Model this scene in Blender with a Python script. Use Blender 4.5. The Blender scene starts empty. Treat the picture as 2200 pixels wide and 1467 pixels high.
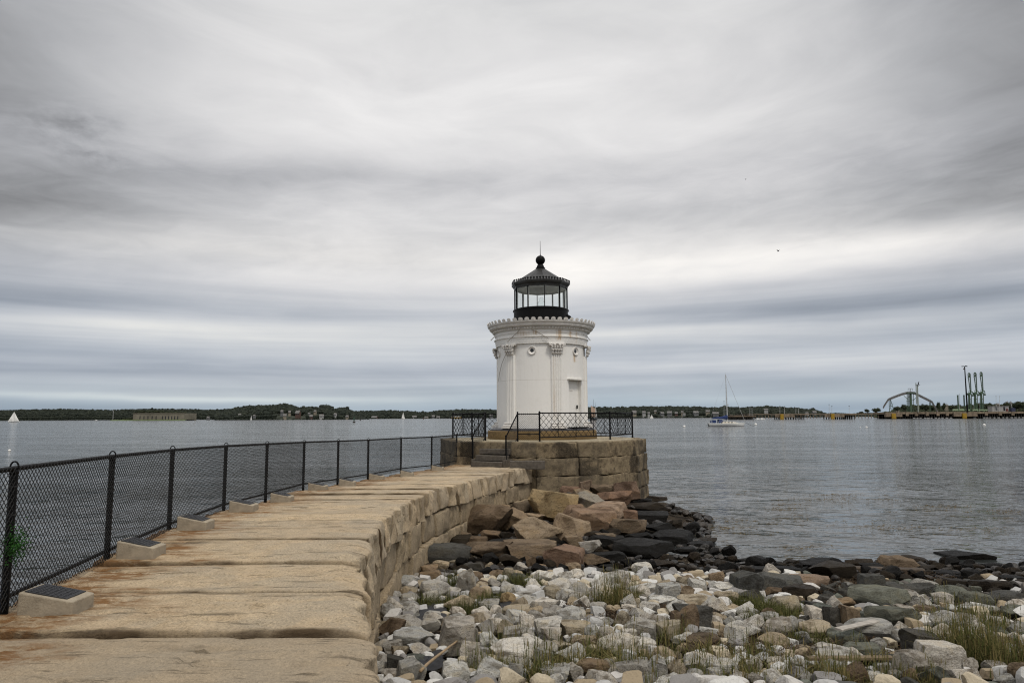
import bpy, math, random
import numpy as np
from mathutils import Vector, Matrix, noise as mnoise
rnd = random.Random(7)
R = math.radians
C = bpy.context.scene.collection
sc = bpy.context.scene

# ------------------------------------------------------------------ camera model (photo pixels 2200 x 1467)
F = 1467.0; CX, CY = 1100.0, 733.5
PITCH = math.atan(162.0/F); ROLL = R(0.31)
CAMZ = 1.6; ZW = -2.0
_f = np.array([0, math.cos(PITCH), math.sin(PITCH)])
_r0 = np.array([1.0, 0, 0]); _u0 = np.array([0, -math.sin(PITCH), math.cos(PITCH)])
_r = _r0*math.cos(ROLL) - _u0*math.sin(ROLL)
_u = _u0*math.cos(ROLL) + _r0*math.sin(ROLL)
CAM = np.array([0, 0, CAMZ])
def ray(px, py):
    return _f*F + _r*(px-CX) - _u*(py-CY)
def at(px, py, d):                      # the point seen at a photo pixel at depth y = d
    v = ray(px, py); return CAM + v*(d/v[1])
def on_z(px, py, z):
    v = ray(px, py); return CAM + v*((z-CAMZ)/v[2])
def xat(px, d, py=895):
    return at(px, py, d)[0]
def proj(p):
    q = np.asarray(p, float)-CAM
    w = q@_f
    return CX+F*(q@_r)/w, CY-F*(q@_u)/w
def zat(px, py, d):
    return at(px, py, d)[2]
def ss(a, b, x):
    t = min(1, max(0, (x-a)/(b-a))); return t*t*(3-2*t)

# ------------------------------------------------------------------ node helpers
class NT:
    def __init__(s, tree): s.t = tree; s.n = tree.nodes; s.l = tree.links
    def node(s, typ, **kw):
        n = s.n.new(typ)
        for k, v in kw.items(): setattr(n, k, v)
        return n
    def put(s, sock, v):
        if isinstance(v, V): s.l.new(v.s, sock)
        elif isinstance(v, bpy.types.NodeSocket): s.l.new(v, sock)
        elif v is not None:
            if isinstance(v, (tuple, list)) and sock.type == 'RGBA' and len(v) == 3: v = (*v, 1)
            sock.default_value = v
    def math(s, op, a, b=None, c=None, clamp=False):
        n = s.node('ShaderNodeMath', operation=op); n.use_clamp = clamp
        for i, v in enumerate((a, b, c)):
            if v is not None: s.put(n.inputs[i], v)
        return V(s, n.outputs[0])
    def noise(s, vec, scale=1, detail=4, rough=.5, dist=0, out=0):
        n = s.node('ShaderNodeTexNoise'); s.put(n.inputs['Vector'], vec)
        n.inputs['Scale'].default_value = scale; n.inputs['Detail'].default_value = detail
        n.inputs['Roughness'].default_value = rough; n.inputs['Distortion'].default_value = dist
        return V(s, n.outputs[out])
    def voro(s, vec, scale=1, feature='F1', out='Distance'):
        n = s.node('ShaderNodeTexVoronoi', feature=feature); s.put(n.inputs['Vector'], vec)
        n.inputs['Scale'].default_value = scale
        return V(s, n.outputs[out])
    def mapping(s, vec, scale=(1,1,1), rot=(0,0,0), loc=(0,0,0)):
        n = s.node('ShaderNodeMapping'); s.put(n.inputs['Vector'], vec)
        n.inputs['Scale'].default_value = scale; n.inputs['Rotation'].default_value = rot; n.inputs['Location'].default_value = loc
        return V(s, n.outputs[0])
    def mix(s, f, a, b, mode='MIX'):
        n = s.node('ShaderNodeMix', data_type='RGBA', blend_type=mode)
        s.put(n.inputs[0], f); s.put(n.inputs[6], a); s.put(n.inputs[7], b)
        return V(s, n.outputs[2])
    def ramp(s, f, stops, interp='LINEAR'):
        n = s.node('ShaderNodeValToRGB'); s.put(n.inputs[0], f)
        e = n.color_ramp.elements; n.color_ramp.interpolation = interp
        while len(e) < len(stops): e.new(0.5)
        for i, (p, c) in enumerate(stops):
            e[i].position = p
            e[i].color = (c, c, c, 1) if isinstance(c, (int, float)) else (*c, 1)
        return V(s, n.outputs[0])
    def xyz(s, x, y, z):
        n = s.node('ShaderNodeCombineXYZ')
        for i, v in enumerate((x, y, z)): s.put(n.inputs[i], v)
        return V(s, n.outputs[0])
    def sep(s, v):
        n = s.node('ShaderNodeSeparateXYZ'); s.put(n.inputs[0], v)
        return [V(s, o) for o in n.outputs]
    def bump(s, h, strength=.5, dist=.02, normal=None):
        n = s.node('ShaderNodeBump'); n.inputs['Strength'].default_value = strength
        n.inputs['Distance'].default_value = dist; s.put(n.inputs['Height'], h)
        if normal is not None: s.put(n.inputs['Normal'], normal)
        return V(s, n.outputs[0])
class V:
    def __init__(s, nt, sock): s.nt = nt; s.s = sock
    def __add__(s, o): return s.nt.math('ADD', s, o)
    __radd__ = __add__
    def __sub__(s, o): return s.nt.math('SUBTRACT', s, o)
    def __rsub__(s, o): return s.nt.math('SUBTRACT', o, s)
    def __mul__(s, o): return s.nt.math('MULTIPLY', s, o)
    __rmul__ = __mul__
    def __truediv__(s, o): return s.nt.math('DIVIDE', s, o)
    def pw(s, o): return s.nt.math('POWER', s, o)
    def clamp(s): return s.nt.math('ADD', s, 0.0, clamp=True)
    def step(s, a, b):
        n = s.nt.node('ShaderNodeMapRange', interpolation_type='SMOOTHSTEP')
        s.nt.put(n.inputs[0], s); n.inputs[1].default_value = a; n.inputs[2].default_value = b
        return V(s.nt, n.outputs[0])

def s2l(c):
    return tuple(((x/255)/12.92 if x/255 <= .04045 else ((x/255+.055)/1.055)**2.4) for x in c)

def material(name):
    m = bpy.data.materials.new(name); m.use_nodes = True
    nt = NT(m.node_tree); b = nt.n['Principled BSDF']
    return m, nt, b
MATS = {}
def simple(name, col, rough=.6, metal=0, var=.12, vscale=6, bump=.0, bscale=30, spec=.5):
    """a procedural paint / stone / wood: mottled colour, uneven roughness, fine bump"""
    if name in MATS: return MATS[name]
    m, nt, b = material(name)
    tc = nt.node('ShaderNodeTexCoord').outputs['Object']
    n1 = nt.noise(tc, vscale, 6, .6)
    lo = tuple(max(0, c*(1-2*var)) for c in col); hi = tuple(min(1, c*(1+2*var)) for c in col)
    nt.put(b.inputs['Base Color'], nt.ramp(n1, [(.25, lo), (.75, hi)]))
    nt.put(b.inputs['Roughness'], nt.ramp(nt.noise(tc, vscale*2.3, 3), [(.3, max(.02, rough-.1)), (.7, min(1, rough+.1))]))
    b.inputs['Metallic'].default_value = metal
    b.inputs['Specular IOR Level'].default_value = spec
    if bump: nt.put(b.inputs['Normal'], nt.bump(nt.noise(tc, bscale, 5), bump, .01))
    MATS[name] = m; return m

# ------------------------------------------------------------------ mesh helpers
class MB:
    def __init__(s): s.v = []; s.f = []; s.n = 0
    def add(s, verts, faces):
        verts = np.asarray(verts, float).reshape(-1, 3)
        s.v.append(verts); n = s.n
        s.f.extend([tuple(int(i)+n for i in f) for f in faces]); s.n += len(verts); return s
    def box(s, c, size, rz=0, taper=1.0, ry=0):
        x, y, z = (q/2 for q in size); t = taper
        v = np.array([(-x,-y,-z),(x,-y,-z),(x,y,-z),(-x,y,-z),(-x*t,-y*t,z),(x*t,-y*t,z),(x*t,y*t,z),(-x*t,y*t,z)])
        if ry: v = v@np.array(Matrix.Rotation(ry, 3, 'Y')).T
        if rz: v = v@np.array(Matrix.Rotation(rz, 3, 'Z')).T
        return s.add(v+np.array(c), [(0,3,2,1),(4,5,6,7),(0,1,5,4),(1,2,6,5),(2,3,7,6),(3,0,4,7)])
    def seg(s, a, b, r, r2=None, k=6, cap=True):
        a = np.asarray(a, float); b = np.asarray(b, float); r2 = r if r2 is None else r2
        d = b-a; d = d/(np.linalg.norm(d)+1e-9)
        t = np.array([0,0,1.]) if abs(d[2]) < .9 else np.array([1.,0,0])
        p = np.cross(d, t); p /= np.linalg.norm(p); q = np.cross(d, p)
        an = np.arange(k)*2*math.pi/k
        ring = np.outer(np.cos(an), p)+np.outer(np.sin(an), q)
        f = [(i, i+k, (i+1) % k+k, (i+1) % k) for i in range(k)]
        if cap: f += [tuple(range(k)), tuple(range(2*k-1, k-1, -1))]
        return s.add(np.vstack([a+ring*r, b+ring*r2]), f)
    def path(s, pts, r, k=6):
        for a, b in zip(pts[:-1], pts[1:]): s.seg(a, b, r, k=k)
        return s
    def lathe(s, prof, k=48, c=(0,0,0), a0=0.0, cap=False):
        n = len(prof); an = a0+np.arange(k)*2*math.pi/k
        v = [(c[0]+r*math.cos(a), c[1]+r*math.sin(a), c[2]+z) for r, z in prof for a in an]
        f = [(i*k+j, i*k+(j+1) % k, (i+1)*k+(j+1) % k, (i+1)*k+j) for i in range(n-1) for j in range(k)]
        if cap: f += [tuple(range((n-1)*k, n*k)), tuple(range(k-1, -1, -1))]
        return s.add(v, f)
    def ball(s, c, r, k=12, sq=(1,1,1)):
        v, f = ICO[2]; return s.add(v*r*np.array(sq)+np.array(c), f)
    def prism(s, poly, z0, z1):
        n = len(poly)
        v = [(x, y, z0) for x, y in poly]+[(x, y, z1) for x, y in poly]
        return s.add(v, [tuple(range(n-1, -1, -1)), tuple(range(n, 2*n))]+[(i, (i+1) % n, (i+1) % n+n, i+n) for i in range(n)])
    def segs(s, A, B, r):               # very many three-sided wires at once
        A = np.asarray(A, float); B = np.asarray(B, float)
        d = B-A; d /= np.linalg.norm(d, axis=1)[:, None]+1e-9
        t = np.where(np.abs(d[:, 2:3]) < .95, np.array([[0,0,1.]]), np.array([[1.,0,0]]))
        p = np.cross(d, t); p /= np.linalg.norm(p, axis=1)[:, None]; q = np.cross(d, p)
        off = [p*math.cos(a)*r+q*math.sin(a)*r for a in (0, 2.094, 4.189)]
        v = np.stack([A+o for o in off]+[B+o for o in off], 1).reshape(-1, 3)
        base = np.arange(len(A))[:, None]*6
        f = np.concatenate([base+np.array([[i, (i+1) % 3, (i+1) % 3+3, i+3]]) for i in range(3)])
        return s.add(v, f.tolist())
    def build(s, name, mat, parent=None, smooth=False, loc=None, auto=None):
        v = np.vstack(s.v) if s.v else np.zeros((0, 3))
        if parent is not None and loc is None: v = v-np.array(wloc(parent))
        if loc is not None and parent is None: v = v-np.array(loc)
        me = bpy.data.meshes.new(name); me.from_pydata(v.tolist(), [], s.f); me.materials.append(mat)
        if smooth: me.polygons.foreach_set('use_smooth', [True]*len(me.polygons))
        me.update()
        if auto is not None: me.set_sharp_from_angle(angle=R(auto))
        o = bpy.data.objects.new(name, me); C.objects.link(o)
        if parent is not None: o.parent = parent
        elif loc is not None: o.location = loc
        return o
def wloc(o):
    p = np.array(o.location)
    while o.parent is not None: o = o.parent; p = p+np.array(o.location)
    return p
def icosphere(n):
    import bmesh
    bm = bmesh.new(); bmesh.ops.create_icosphere(bm, subdivisions=n, radius=1)
    v = np.array([x.co[:] for x in bm.verts]); f = [tuple(q.index for q in t.verts) for t in bm.faces]; bm.free(); return v, f
ICO = {k: icosphere(k) for k in (1, 2, 3, 4)}
def tag(o, label, cat=None, group=None, kind=None):
    o['label'] = label
    if cat: o['category'] = cat
    if group: o['group'] = group
    if kind: o['kind'] = kind
    return o
def thing(name, label, cat, loc=(0,0,0), group=None):
    o = bpy.data.objects.new(name, None); C.objects.link(o); o.location = [float(q) for q in loc]; o.empty_display_size = .3
    return tag(o, label, cat, group)
def copy_tree(o, parent=None):
    c = o.copy(); C.objects.link(c)
    if parent is not None: c.parent = parent
    for ch in list(o.children): copy_tree(ch, c)
    return c
def fbm(p, octs=4, H=.9):
    return mnoise.fractal(Vector(p), H, 2.1, octs)

def rough_block(c8, step=.12, r=.04, amp=.02, seed=0, fn=None, freq=3.0, attr=None):
    """a hand-split stone: corner order c8[u][v][w]; rounded arrises, uneven faces. Returns verts, faces"""
    c8 = np.asarray(c8, float).reshape(2, 2, 2, 3)
    L = [np.linalg.norm(c8[1,0,0]-c8[0,0,0]), np.linalg.norm(c8[0,1,0]-c8[0,0,0]), np.linalg.norm(c8[0,0,1]-c8[0,0,0])]
    par = []
    for l in L:
        rr = min(r, l*.45)
        n = max(2, int(round((l-2*rr)/step)))
        par.append([0, rr*.35]+[rr+(l-2*rr)*i/n for i in range(n+1)]+[l-rr*.35, l])
    idx = {}; V_ = []; Fc = []
    n = [len(p) for p in par]
    def vid(i, j, k):
        key = (i, j, k)
        if key in idx: return idx[key]
        q = np.array([par[0][i], par[1][j], par[2][k]])
        rr = min(r, min(L)*.45)
        qi = np.clip(q, rr, np.array(L)-rr); dv = q-qi; nd = np.linalg.norm(dv)
        if nd > rr: q = qi+dv*(rr/nd)
        u, v, w = q/np.array(L)
        p = ((c8[0,0,0]*(1-w)+c8[0,0,1]*w)*(1-v)+(c8[0,1,0]*(1-w)+c8[0,1,1]*w)*v)*(1-u)+((c8[1,0,0]*(1-w)+c8[1,0,1]*w)*(1-v)+(c8[1,1,0]*(1-w)+c8[1,1,1]*w)*v)*u
        if fn: p = fn(p, (u, v, w))
        else:
            s = Vector((p[0]*freq+seed*7.3, p[1]*freq, p[2]*freq))
            p = p+np.array([fbm(s), fbm(s+Vector((31, 0, 0))), fbm(s+Vector((0, 47, 0)))])*amp
        idx[key] = len(V_); V_.append(p); return idx[key]
    for i in range(n[0]-1):
        for j in range(n[1]-1):
            for k, fl in ((0, 0), (n[2]-1, 1)):
                q = [vid(i, j, k), vid(i+1, j, k), vid(i+1, j+1, k), vid(i, j+1, k)]; Fc.append(q if fl else q[::-1])
    for i in range(n[0]-1):
        for k in range(n[2]-1):
            for j, fl in ((0, 1), (n[1]-1, 0)):
                q = [vid(i, j, k), vid(i+1, j, k), vid(i+1, j, k+1), vid(i, j, k+1)]; Fc.append(q if fl else q[::-1])
    for j in range(n[1]-1):
        for k in range(n[2]-1):
            for i, fl in ((0, 0), (n[0]-1, 1)):
                q = [vid(i, j, k), vid(i, j+1, k), vid(i, j+1, k+1), vid(i, j, k+1)]; Fc.append(q if fl else q[::-1])
    return np.array(V_), Fc

# ------------------------------------------------------------------ materials
def granite(name, base, dark, stain, stain_amt=.35, speck=.5, rust=False):
    m, nt, b = material(name)
    tc = nt.node('ShaderNodeTexCoord').outputs['Object']
    info = nt.node('ShaderNodeObjectInfo')
    rv = V(nt, info.outputs['Random'])
    big = nt.noise(tc, .9, 5, .6, .4)
    mid = nt.noise(tc, 5.5, 5, .65)
    grain = nt.noise(tc, 48, 3, .75)
    col = nt.mix(mid.step(.30, .62), dark, base)
    col = nt.mix((big.step(.46, .62))*stain_amt, col, stain)
    drip = nt.noise(nt.mapping(tc, (2.6, 2.6, .55)), 1.0, 6, .68)
    col = nt.mix(drip.step(.50, .66)*stain_amt*.75, col, stain)
    # mineral grains
    col = nt.mix(grain.step(.54, .64)*speck, col, tuple(c*.35 for c in dark))
    col = nt.mix(grain.step(.46, .36)*speck*.75, col, tuple(min(1, c*1.55) for c in base))
    # one stone is a little lighter or greyer than the next
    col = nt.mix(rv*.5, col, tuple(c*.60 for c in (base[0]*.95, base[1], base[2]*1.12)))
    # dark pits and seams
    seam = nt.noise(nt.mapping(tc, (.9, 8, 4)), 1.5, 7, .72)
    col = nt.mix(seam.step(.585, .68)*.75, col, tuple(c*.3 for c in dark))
    if rust:
        at_ = nt.node('ShaderNodeAttribute'); at_.attribute_name = 'rust'
        rz = V(nt, at_.outputs['Fac'])
        rn = nt.noise(nt.mapping(tc, (2.0, 6, 2)), 1.4, 6, .7).step(.38, .62)
        col = nt.mix((rz*(.10+rn*1.1)).clamp()*.9, col, (.19, .085, .022))
        at2 = nt.node('ShaderNodeAttribute'); at2.attribute_name = 'dirt'
        col = nt.mix((V(nt, at2.outputs['Fac'])*(.5+mid)).clamp(), col, (.085, .058, .032))
    nt.put(b.inputs['Base Color'], col)
    nt.put(b.inputs['Roughness'], nt.ramp(mid, [(.3, .8), (.7, .95)]))
    b.inputs['Specular IOR Level'].default_value = .25
    h = nt.noise(tc, 11, 9, .75)*.9+grain*.22-seam.step(.56, .68)*.25
    nt.put(b.inputs['Normal'], nt.bump(h, 1.0, .045))
    return m
M_CAP = granite('walkway_granite', (.53, .412, .268), (.41, .312, .195), (.38, .33, .25), .5, .5, rust=True)
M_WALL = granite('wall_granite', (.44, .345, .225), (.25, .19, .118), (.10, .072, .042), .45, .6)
M_PLAT = granite('platform_granite', (.275, .215, .135), (.125, .093, .056), (.018, .014, .010), .92, .6)
M_DECK = granite('deck_concrete', (.42, .36, .25), (.33, .28, .19), (.25, .22, .16), .3, .25)
M_PLINTH = granite('plinth_stone', (.27, .185, .085), (.20, .13, .055), (.28, .16, .06), .35, .3)

def rock_mat(name='beach_rock', wet=False):
    m, nt, b = material(name)
    tc = nt.node('ShaderNodeTexCoord').outputs['Object']
    info = nt.node('ShaderNodeObjectInfo')
    c0 = V(nt, info.outputs['Color']); rv = V(nt, info.outputs['Random'])
    off = nt.xyz(rv*37, rv*19, rv*53)
    add = nt.node('ShaderNodeVectorMath', operation='ADD'); nt.put(add.inputs[0], tc); nt.put(add.inputs[1], off)
    p = V(nt, add.outputs[0])
    big = nt.noise(p, 2.2, 6, .6, .3); grain = nt.noise(p, 34, 3, .7); mid = nt.noise(p, 9, 5, .65)
    col = nt.mix(1.0, c0, nt.ramp(big, [(.36, (.46, .43, .39)), (.50, (1, 1, 1)), (.66, (1.0, .94, .83))]), 'MULTIPLY')
    col = nt.mix(grain.step(.51, .62)*.62, col, nt.mix(1.0, col, (.30, .29, .28), 'MULTIPLY'))
    vein = nt.noise(nt.mapping(p, (1, 1, 6), (.5, .3, 0)), 3.1, 4, .6)
    col = nt.mix(vein.step(.58, .64)*.6, col, nt.mix(1.0, col, (.52, .48, .42), 'MULTIPLY'))
    nt.put(b.inputs['Base Color'], col)
    nt.put(b.inputs['Roughness'], nt.ramp(mid, [(.3, .42 if wet else .8), (.7, .75 if wet else .97)]))
    b.inputs['Specular IOR Level'].default_value = .13 if wet else .15
    nt.put(b.inputs['Normal'], nt.bump(nt.noise(p, 5.5, 9, .72)*.8+grain*.22, 1.0, .07))
    return m
M_ROCK = rock_mat(); M_WET = rock_mat('wet_rock', True)

M_BLACK = simple('black_vinyl', (.0035, .0035, .004), .5, 0, .2, 20, spec=.14)
M_IRON = simple('black_iron', (.0035, .0035, .004), .5, 0, .2, 9, spec=.12)
M_WIRE = simple('black_wire', (.0045, .0045, .0045), .5, 0, .1, 20, spec=.2)
M_WOOD = simple('weathered_timber', (.085, .072, .057), .85, 0, .25, 9, .6, 40)
M_DRIFT = simple('driftwood', (.27, .19, .11), .85, 0, .15, 7, .5, 30)
M_CONC = simple('plaque_concrete', (.29, .245, .18), .9, 0, .12, 9, .5, 60)
M_BRONZE = simple('dark_bronze', (.035, .036, .04), .42, .5, .3, 60, .8, 70)
M_WHITE = simple('white_gelcoat', (.72, .72, .70), .35, 0, .04, 2)
M_SAIL = simple('sail_cloth', (.80, .79, .76), .85, 0, .05, 2)
M_TAN = simple('tan_sail', (.50, .36, .27), .85, 0, .12, 1)
M_BLUE = simple('blue_canvas', (.015, .035, .13), .8, 0, .2, 3)
M_ALU = simple('mast_metal', (.50, .50, .49), .4, .3, .08, 3)
M_GREEN = simple('green_steel', (.052, .088, .050), .6, 0, .25, 1.2)
M_PGREEN = simple('pale_green_pipe', (.24, .32, .19), .55, 0, .15, 1)
M_GREYST = simple('galvanised_truss', (.15, .145, .14), .6, .2, .3, 1)
M_PCONC = simple('pier_concrete', (.20, .155, .11), .9, 0, .3, .35)
M_PILE = simple('tarred_pile', (.018, .015, .012), .9, 0, .3, 1)
M_YELLOW = simple('yellow_fender', (.33, .20, .014), .6, 0, .15, 1)
M_SHING = simple('grey_shingle', (.16, .155, .15), .9, 0, .2, .5)
M_HWHITE = simple('white_siding', (.30, .30, .295), .8, 0, .1, .5)
M_HCREAM = simple('cream_siding', (.21, .185, .14), .8, 0, .1, .5)
M_HRED = simple('red_brick_siding', (.085, .05, .04), .85, 0, .2, .5)
M_HGREY = simple('grey_siding', (.125, .128, .13), .85, 0, .1, .5)
M_DARKGL = simple('dark_glass', (.012, .014, .016), .15, 0, .2, 1)
M_FORT = simple('fort_granite', (.165, .15, .115), .95, 0, .18, .06)
M_BIRD = simple('bird_feather', (.05, .05, .05), .9, 0, .2, 8)
M_CLOTH = simple('black_geotextile', (.012, .012, .014), .75, 0, .4, 5, .6, 12)
M_TRUNK = simple('tree_bark', (.05, .04, .03), .95, 0, .2, 1)
M_SHORE = simple('shore_ledge', (.16, .14, .11), .95, 0, .25, .05)
M_FLOOR = simple('forest_floor', (.022, .028, .016), .95, 0, .25, .05)
M_LAWN = simple('lawn_grass', (.075, .105, .035), .95, 0, .2, .1)

def leaf_mat(name, cols, scale=.12, trans=True):
    m, nt, b = material(name)
    geo = nt.node('ShaderNodeNewGeometry'); tc = nt.node('ShaderNodeTexCoord').outputs['Object']
    r = V(nt, geo.outputs['Random Per Island'])
    f = (nt.noise(tc, scale, 4, .6)*.75+r*.45-.1).clamp()
    nt.put(b.inputs['Base Color'], nt.ramp(f, [(i/(len(cols)-1)*.7+.15, c) for i, c in enumerate(cols)]))
    b.inputs['Roughness'].default_value = .85; b.inputs['Specular IOR Level'].default_value = .2
    return m
M_WOODS = leaf_mat('far_foliage', [(.014, .019, .0145), (.023, .029, .021), (.034, .040, .027)], .03)
M_WOODS2 = leaf_mat('near_foliage', [(.016, .022, .013), (.028, .036, .018), (.045, .050, .024)], .1)
M_GRASS = leaf_mat('beach_grass_blade', [(.040, .056, .014), (.085, .092, .026), (.17, .14, .055), (.25, .18, .085)], 3)
M_MOSSG = leaf_mat('green_grass_blade', [(.040, .048, .012), (.070, .075, .020), (.115, .10, .035)], 3)
M_WREATH = leaf_mat('plastic_leaf', [(.012, .05, .012), (.03, .10, .02), (.05, .16, .03)], 20)
M_WRACK = leaf_mat('brown_seaweed', [(.022, .014, .008), (.045, .028, .014), (.085, .05, .022)], 4)
M_KELP = leaf_mat('floating_kelp', [(.05, .036, .014), (.09, .062, .02), (.13, .09, .03)], 1)

def paint_mat():
    m, nt, b = material('white_tower_paint')
    tc = nt.node('ShaderNodeTexCoord').outputs['Object']
    x, y, z = nt.sep(tc)
    ang = nt.math('ARCTAN2', x, y*-1)              # 0 towards the walkway, growing to the right
    cyl = nt.xyz(ang*2.05, z*1.0, 0.0)
    streak = nt.noise(nt.mapping(cyl, (6, .35, 1)), 1.6, 5, .65)
    mott = nt.noise(tc, 2.2, 6, .6)
    col = nt.mix(streak.step(.52, .75)*.26, (.80, .785, .755), (.62, .57, .49))
    col = nt.mix(mott.step(.55, .75)*.35, col, (.66, .64, .60))
    # plate seam
    seam = nt.math('COMPARE', z, 2.56, .010)
    col = nt.mix(seam*.35, col, (.35, .31, .26))
    # rust runs below the cornice and a few elsewhere
    def run(a, w, z0, z1, k):
        g = ((ang-a)*(1/w)); g = nt.math('EXPONENT', g*g*-1.0)
        return g*z.step(z0, z0+.08)*z.step(z1, z1-.12)*k
    n2 = nt.noise(nt.mapping(cyl, (16, .7, 1)), 1.3, 4, .6).step(.42, .62)
    t = run(.33, .05, 4.22, 4.78, .9)+run(.60, .04, 4.35, 4.76, .8)+run(.78, .025, 4.0, 4.76, .5)+run(-.42, .16, 4.4, 4.74, .45)+run(-.16, .05, 4.45, 4.74, .6)+run(.78, .04, 3.3, 3.72, .8)+run(1.32, .05, 1.4, 4.0, .35)+run(.22, .03, .6, 3.6, .2)
    col = nt.mix((t*(n2*.8+.2)*1.15).clamp(), col, (.42, .235, .05))
    nt.put(b.inputs['Base Color'], col)
    nt.put(b.inputs['Roughness'], nt.ramp(mott, [(.3, .55), (.7, .75)]))
    nt.put(b.inputs['Normal'], nt.bump(nt.noise(tc, 5, 4, .6), .12, .03))
    return m
M_PAINT = paint_mat()
M_TRIM = simple('white_trim_paint', (.70, .675, .64), .6, 0, .10, 5)

def glass_mat():
    m, nt, b = material('lantern_glass'); n = nt.n
    out = n['Material Output']; n.remove(b)
    tr = n.new('ShaderNodeBsdfTransparent'); tr.inputs[0].default_value = (.95, .97, .965, 1)
    gl = n.new('ShaderNodeBsdfGlossy'); gl.inputs['Roughness'].default_value = .03
    fr = n.new('ShaderNodeLayerWeight'); fr.inputs['Blend'].default_value = .12
    fa = nt.math('ADD', nt.math('MULTIPLY', V(nt, fr.outputs['Fresnel']), .5), .02)
    mx = n.new('ShaderNodeMixShader'); nt.l.new(fa.s, mx.inputs[0]); nt.l.new(tr.outputs[0], mx.inputs[1]); nt.l.new(gl.outputs[0], mx.inputs[2])
    nt.l.new(mx.outputs[0], out.inputs[0]); return m
M_GLASS = glass_mat()

def water_mat():
    m, nt, b = material('sea_water')
    pos = nt.node('ShaderNodeNewGeometry').outputs['Position']
    x, y, z = nt.sep(pos)
    big = nt.noise(nt.mapping(pos, (.05, .16, 1)), 1, 3, .5)
    p1 = nt.noise(nt.mapping(pos, (1.15, 1.6, 1), (0, 0, .25)), 1.0, 3, .55, .3)
    p2 = nt.noise(nt.mapping(pos, (3.6, 5.2, 1), (0, 0, -.2)), 1.0, 3, .6, .2)
    p0 = nt.noise(nt.mapping(pos, (.36, .52, 1), (0, 0, .2)), 1.0, 3, .5, .3)
    h = p0*2.1+p1*.62+p2*.10
    b.inputs['Base Color'].default_value = (.034, .038, .036, 1)
    b.inputs['IOR'].default_value = 1.33
    calm = nt.noise(nt.mapping(pos, (.035, .11, 1)), 1.0, 6, .62).step(.38, .60)
    near = y.step(14, 70)
    nt.put(b.inputs['Roughness'], .03+near*.06)
    st = nt.node('ShaderNodeBump'); st.inputs['Distance'].default_value = .55
    nt.put(st.inputs['Strength'], (.42+near*.58)*(.40+calm*.60))
    nt.put(st.inputs['Height'], h); nt.put(b.inputs['Normal'], V(nt, st.outputs[0]))
    return m
M_WATER = water_mat()

def ground_mat():
    m, nt, b = material('beach_soil')
    pos = nt.node('ShaderNodeNewGeometry').outputs['Position']
    n1 = nt.noise(pos, 1.3, 6, .65); n2 = nt.noise(pos, 22, 5, .7)
    col = nt.mix(n1.step(.35, .65), (.016, .012, .008), (.05, .037, .023))
    col = nt.mix(n2.step(.55, .72)*.5, col, (.12, .095, .06))
    nt.put(b.inputs['Base Color'], col); b.inputs['Roughness'].default_value = .95; b.inputs['Specular IOR Level'].default_value = .2
    nt.put(b.inputs['Normal'], nt.bump(n2+nt.noise(pos, 60, 3)*.5, .9, .04))
    return m
M_GROUND = ground_mat()

# ------------------------------------------------------------------ walkway plan (Y = depth)
def zwalk(y): return -.32*ss(5.0, 26.0, y)
def walkpt(px, py):
    z = 0.0
    for _ in range(12):
        p = on_z(px, py, z); z = zwalk(p[1])
    return p
FENCE_PX = [(7, 1330), (228, 1216), (362, 1151), (480, 1104), (570, 1078), (651, 1054), (725, 1042), (790, 1031), (861, 1017), (927, 1009.5), (981, 998.5)]
FP = [walkpt(*q) for q in FENCE_PX]
EDGE_PX = [(830, 1467), (803, 1370), (786, 1270), (782, 1200), (800, 1160), (818, 1128), (840, 1106), (866, 1083), (930, 1054), (1016, 1031), (1107, 1009), (1150, 1003)]
EP = [walkpt(*q) for q in EDGE_PX]
_fy = [-3.0]+[p[1] for p in FP]; _fx = [FP[0][0]-(FP[1][0]-FP[0][0])*.9*2]+[p[0] for p in FP]
_ey = [-3.0, 1.5]+[p[1] for p in EP]; _ex = [1.1, 0.1]+[p[0] for p in EP]
def XF(y): return float(np.interp(y, _fy, _fx))
def XR(y): return float(np.interp(y, _ey, _ex))
TC = (1.34, 31.2)                     # tower centre
ZP = .62                              # platform deck

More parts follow.
